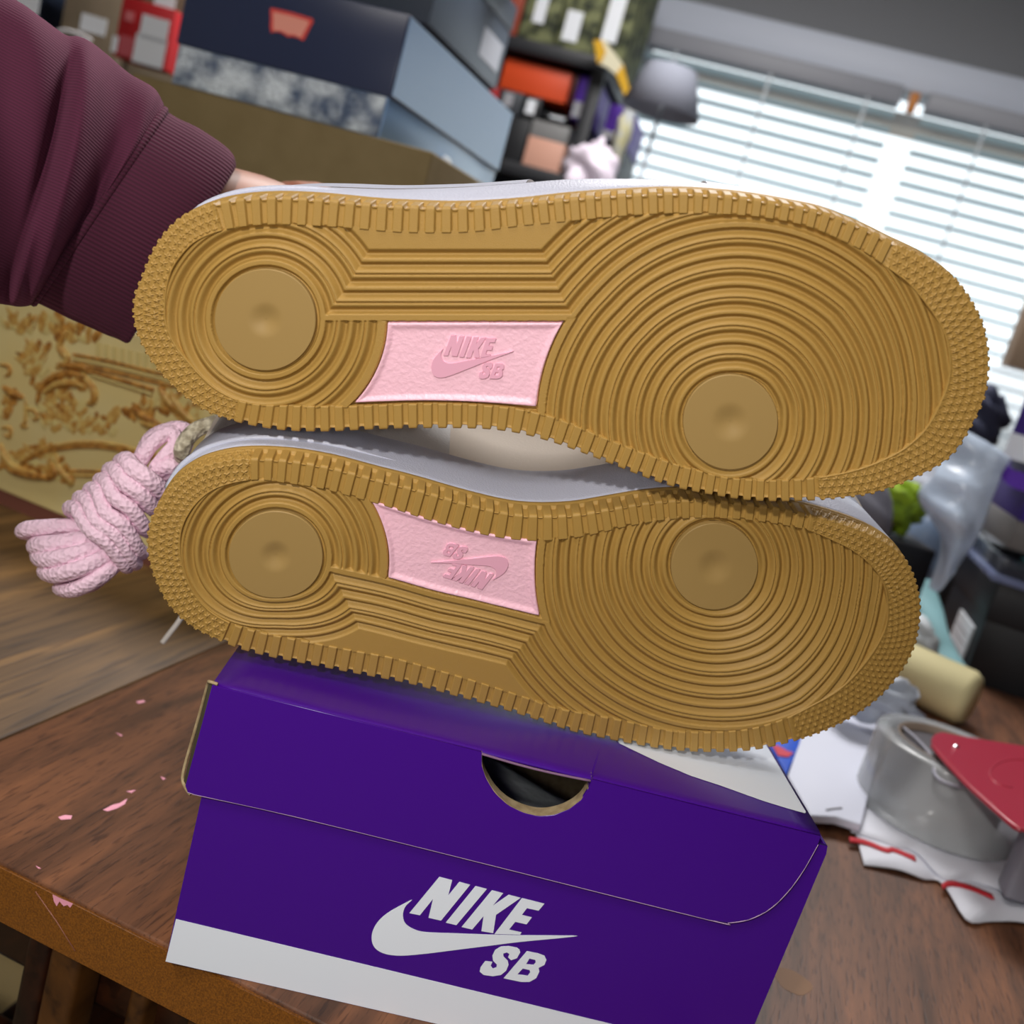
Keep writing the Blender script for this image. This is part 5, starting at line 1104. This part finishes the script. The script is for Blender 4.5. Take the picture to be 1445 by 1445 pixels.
# brown carton higher up, on white boxes by the window
cb = atd(1393, 512, 1.9)
def stack_box(name, px, py, dep, w_, h_, d_b, m, label, z0=None):
    P = atd(px, py, dep); e = empty(name, None, label, 'box', matrix=mat4(kex, key, EZ, P)); bx('body', (0, 0, 0), (w_, d_b, h_), m, e, 0.002); return P
P1 = stack_box('cardboard_carton', 1421, 516, 1.9, 0.35, 0.17, 0.07, mat('dull_brown_cardboard', (132, 112, 92), 0.8), 'brown carton before the window at the right edge')  # carton in one even dull brown
P2 = P1-EZ*0.17; e = empty('backlit_white_box', None, 'backlit white box, made see-through to glow, under the brown carton by the window', 'box', matrix=mat4(kex, key, EZ, P2-kex*0.01)); bx('body', (0, 0, 0), (0.37, 0.09, 0.17), mat('see_through_backlit_white', (240, 244, 250), 0.4, alpha=0.2), e, 0.002)  # white box thinned to see-through so the window's brightness shows as backlight
e = empty('dresser', None, 'white cabinet under the window holding the cartons', 'cabinet', matrix=mat4(kex, key, EZ, (P2-kex*0.45)*np.array([1, 1, 0])))
bx('body', (0, -0.05, 0), (1.2, 0.38, P2[2]-0.0005), mat('white_cabinet_paint', (206, 212, 224), 0.5), e, 0.003)
for q in range(3): 
    f_ = bx('drawer', (0.02, -0.062, 0.05+q*(P2[2]-0.1)/3), (1.18, -0.05, 0.03+(q+1)*(P2[2]-0.1)/3), mat('white_drawer_paint', (200, 206, 218), 0.5), e, 0.002)
crumple('dark_pouch', atd(1376, 600, 1.5), (0.035, 0.03, 0.05), mat('dark_slate_cloth', (58, 62, 84), 0.8), 'dark slate pouch beside the toe of the upper sneaker', 'pouch', 31)
# clear bag hanging in front, and soft goods behind the toe
def sheet3(name, grid, m, label, cat, amp=0.006, seed=0, n=8):
    R = [catmull([atd(*p) for p in row], n) for row in grid]; k = len(R[0]); Q = catmull(np.array(R).reshape(len(R), -1), n); Q = Q.reshape(-1, k, 3); r_ = np.random.default_rng(seed)
    f = r_.uniform(10, 60, (5, 3)); p_ = r_.uniform(0, 6, 5)
    for i in range(5): Q = Q+amp/3*np.sin(Q@f[i]*3+p_[i])[..., None]*np.array([0.2, 1, 0.2])
    o = grid_mesh(name, Q.reshape(-1, 3), Q.shape[0], k, m); s = o.modifiers.new('film', 'SOLIDIFY'); s.thickness = 0.0012
    return tag(o, label, cat)
m_film = mat('blue_white_film', (214, 230, 250), 0.22, alpha=0.72, spec=0.8, bump=(40, 0.5, 0.006, 'noise'))
sheet3('plastic_bag', [[(1350, 600, 0.99), (1390, 622, 0.98), (1426, 646, 0.98)], [(1316, 668, 0.99), (1362, 690, .96), (1404, 694, 0.97)], [(1296, 705, 0.99), (1345, 740, .96), (1384, 750, 0.97)], [(1328, 760, 1.05), (1340, 790, 1.03), (1362, 786, 1.03)], [(1310, 830, 1.06), (1325, 835, 1.05), (1345, 810, 1.04)]], m_film, 'pale blue clear plastic bag hanging left of the purple boxes', 'bag', seed=3)
o = lathe('spray_bottle', [(0.0, -0.11), (0.034, -0.11), (0.037, -0.02), (0.034, 0.015), (0.014, 0.04), (0.014, 0.055), (0.0, 0.055)], mat('pale_blue_bottle', (150, 176, 210), 0.2, alpha=0.9), None, 32, Matrix.Translation(Vector(atd(1310, 740, 1.36)))); tag(o, 'pale blue plastic bottle behind the toe of the lower sneaker', 'bottle')
crumple('backpack', atd(1318, 790, 1.62), (0.07, 0.06, 0.07), mat('black_nylon', (18, 20, 26), 0.6), 'black nylon backpack behind the pale blue bottle', 'bag', 41, amp=0.15)
crumple('green_glove', atd(1268, 714, 1.12), (0.023, 0.02, 0.026), mat('lime_knit', (150, 182, 30), 0.8, noise=(60, (92, 118, 20), 2, 0.15)), 'lime green knitted piece between the toes of the two sneakers', 'cloth', 44)
gq = atd(1236, 748, 1.09); db = bx('dark_box', (gq[0], gq[1], TZ), (gq[0]+0.07, gq[1]+0.09, gq[2]-0.004), m_bk, None, 0.003); tag(db, 'small dark box under the lime green piece behind the toe', 'box')
o = tube('pink_strap', catmull([atd(1240, 752, 1.1), atd(1254, 738, 1.12), atd(1268, 726, 1.14)], 6), 0.0055, mat('dusty_pink_webbing', (176, 140, 160), 0.7), n=10); tag(o, 'short dusty pink strap under the lime green piece', 'strap')
crumple('grey_pouch', atd(1196, 730, 1.0), (0.042, 0.03, 0.045), mat('mid_grey_mesh', (122, 122, 134), 0.8), 'grey mesh pouch between the toes of the sneakers', 'pouch', 47, amp=0.12)
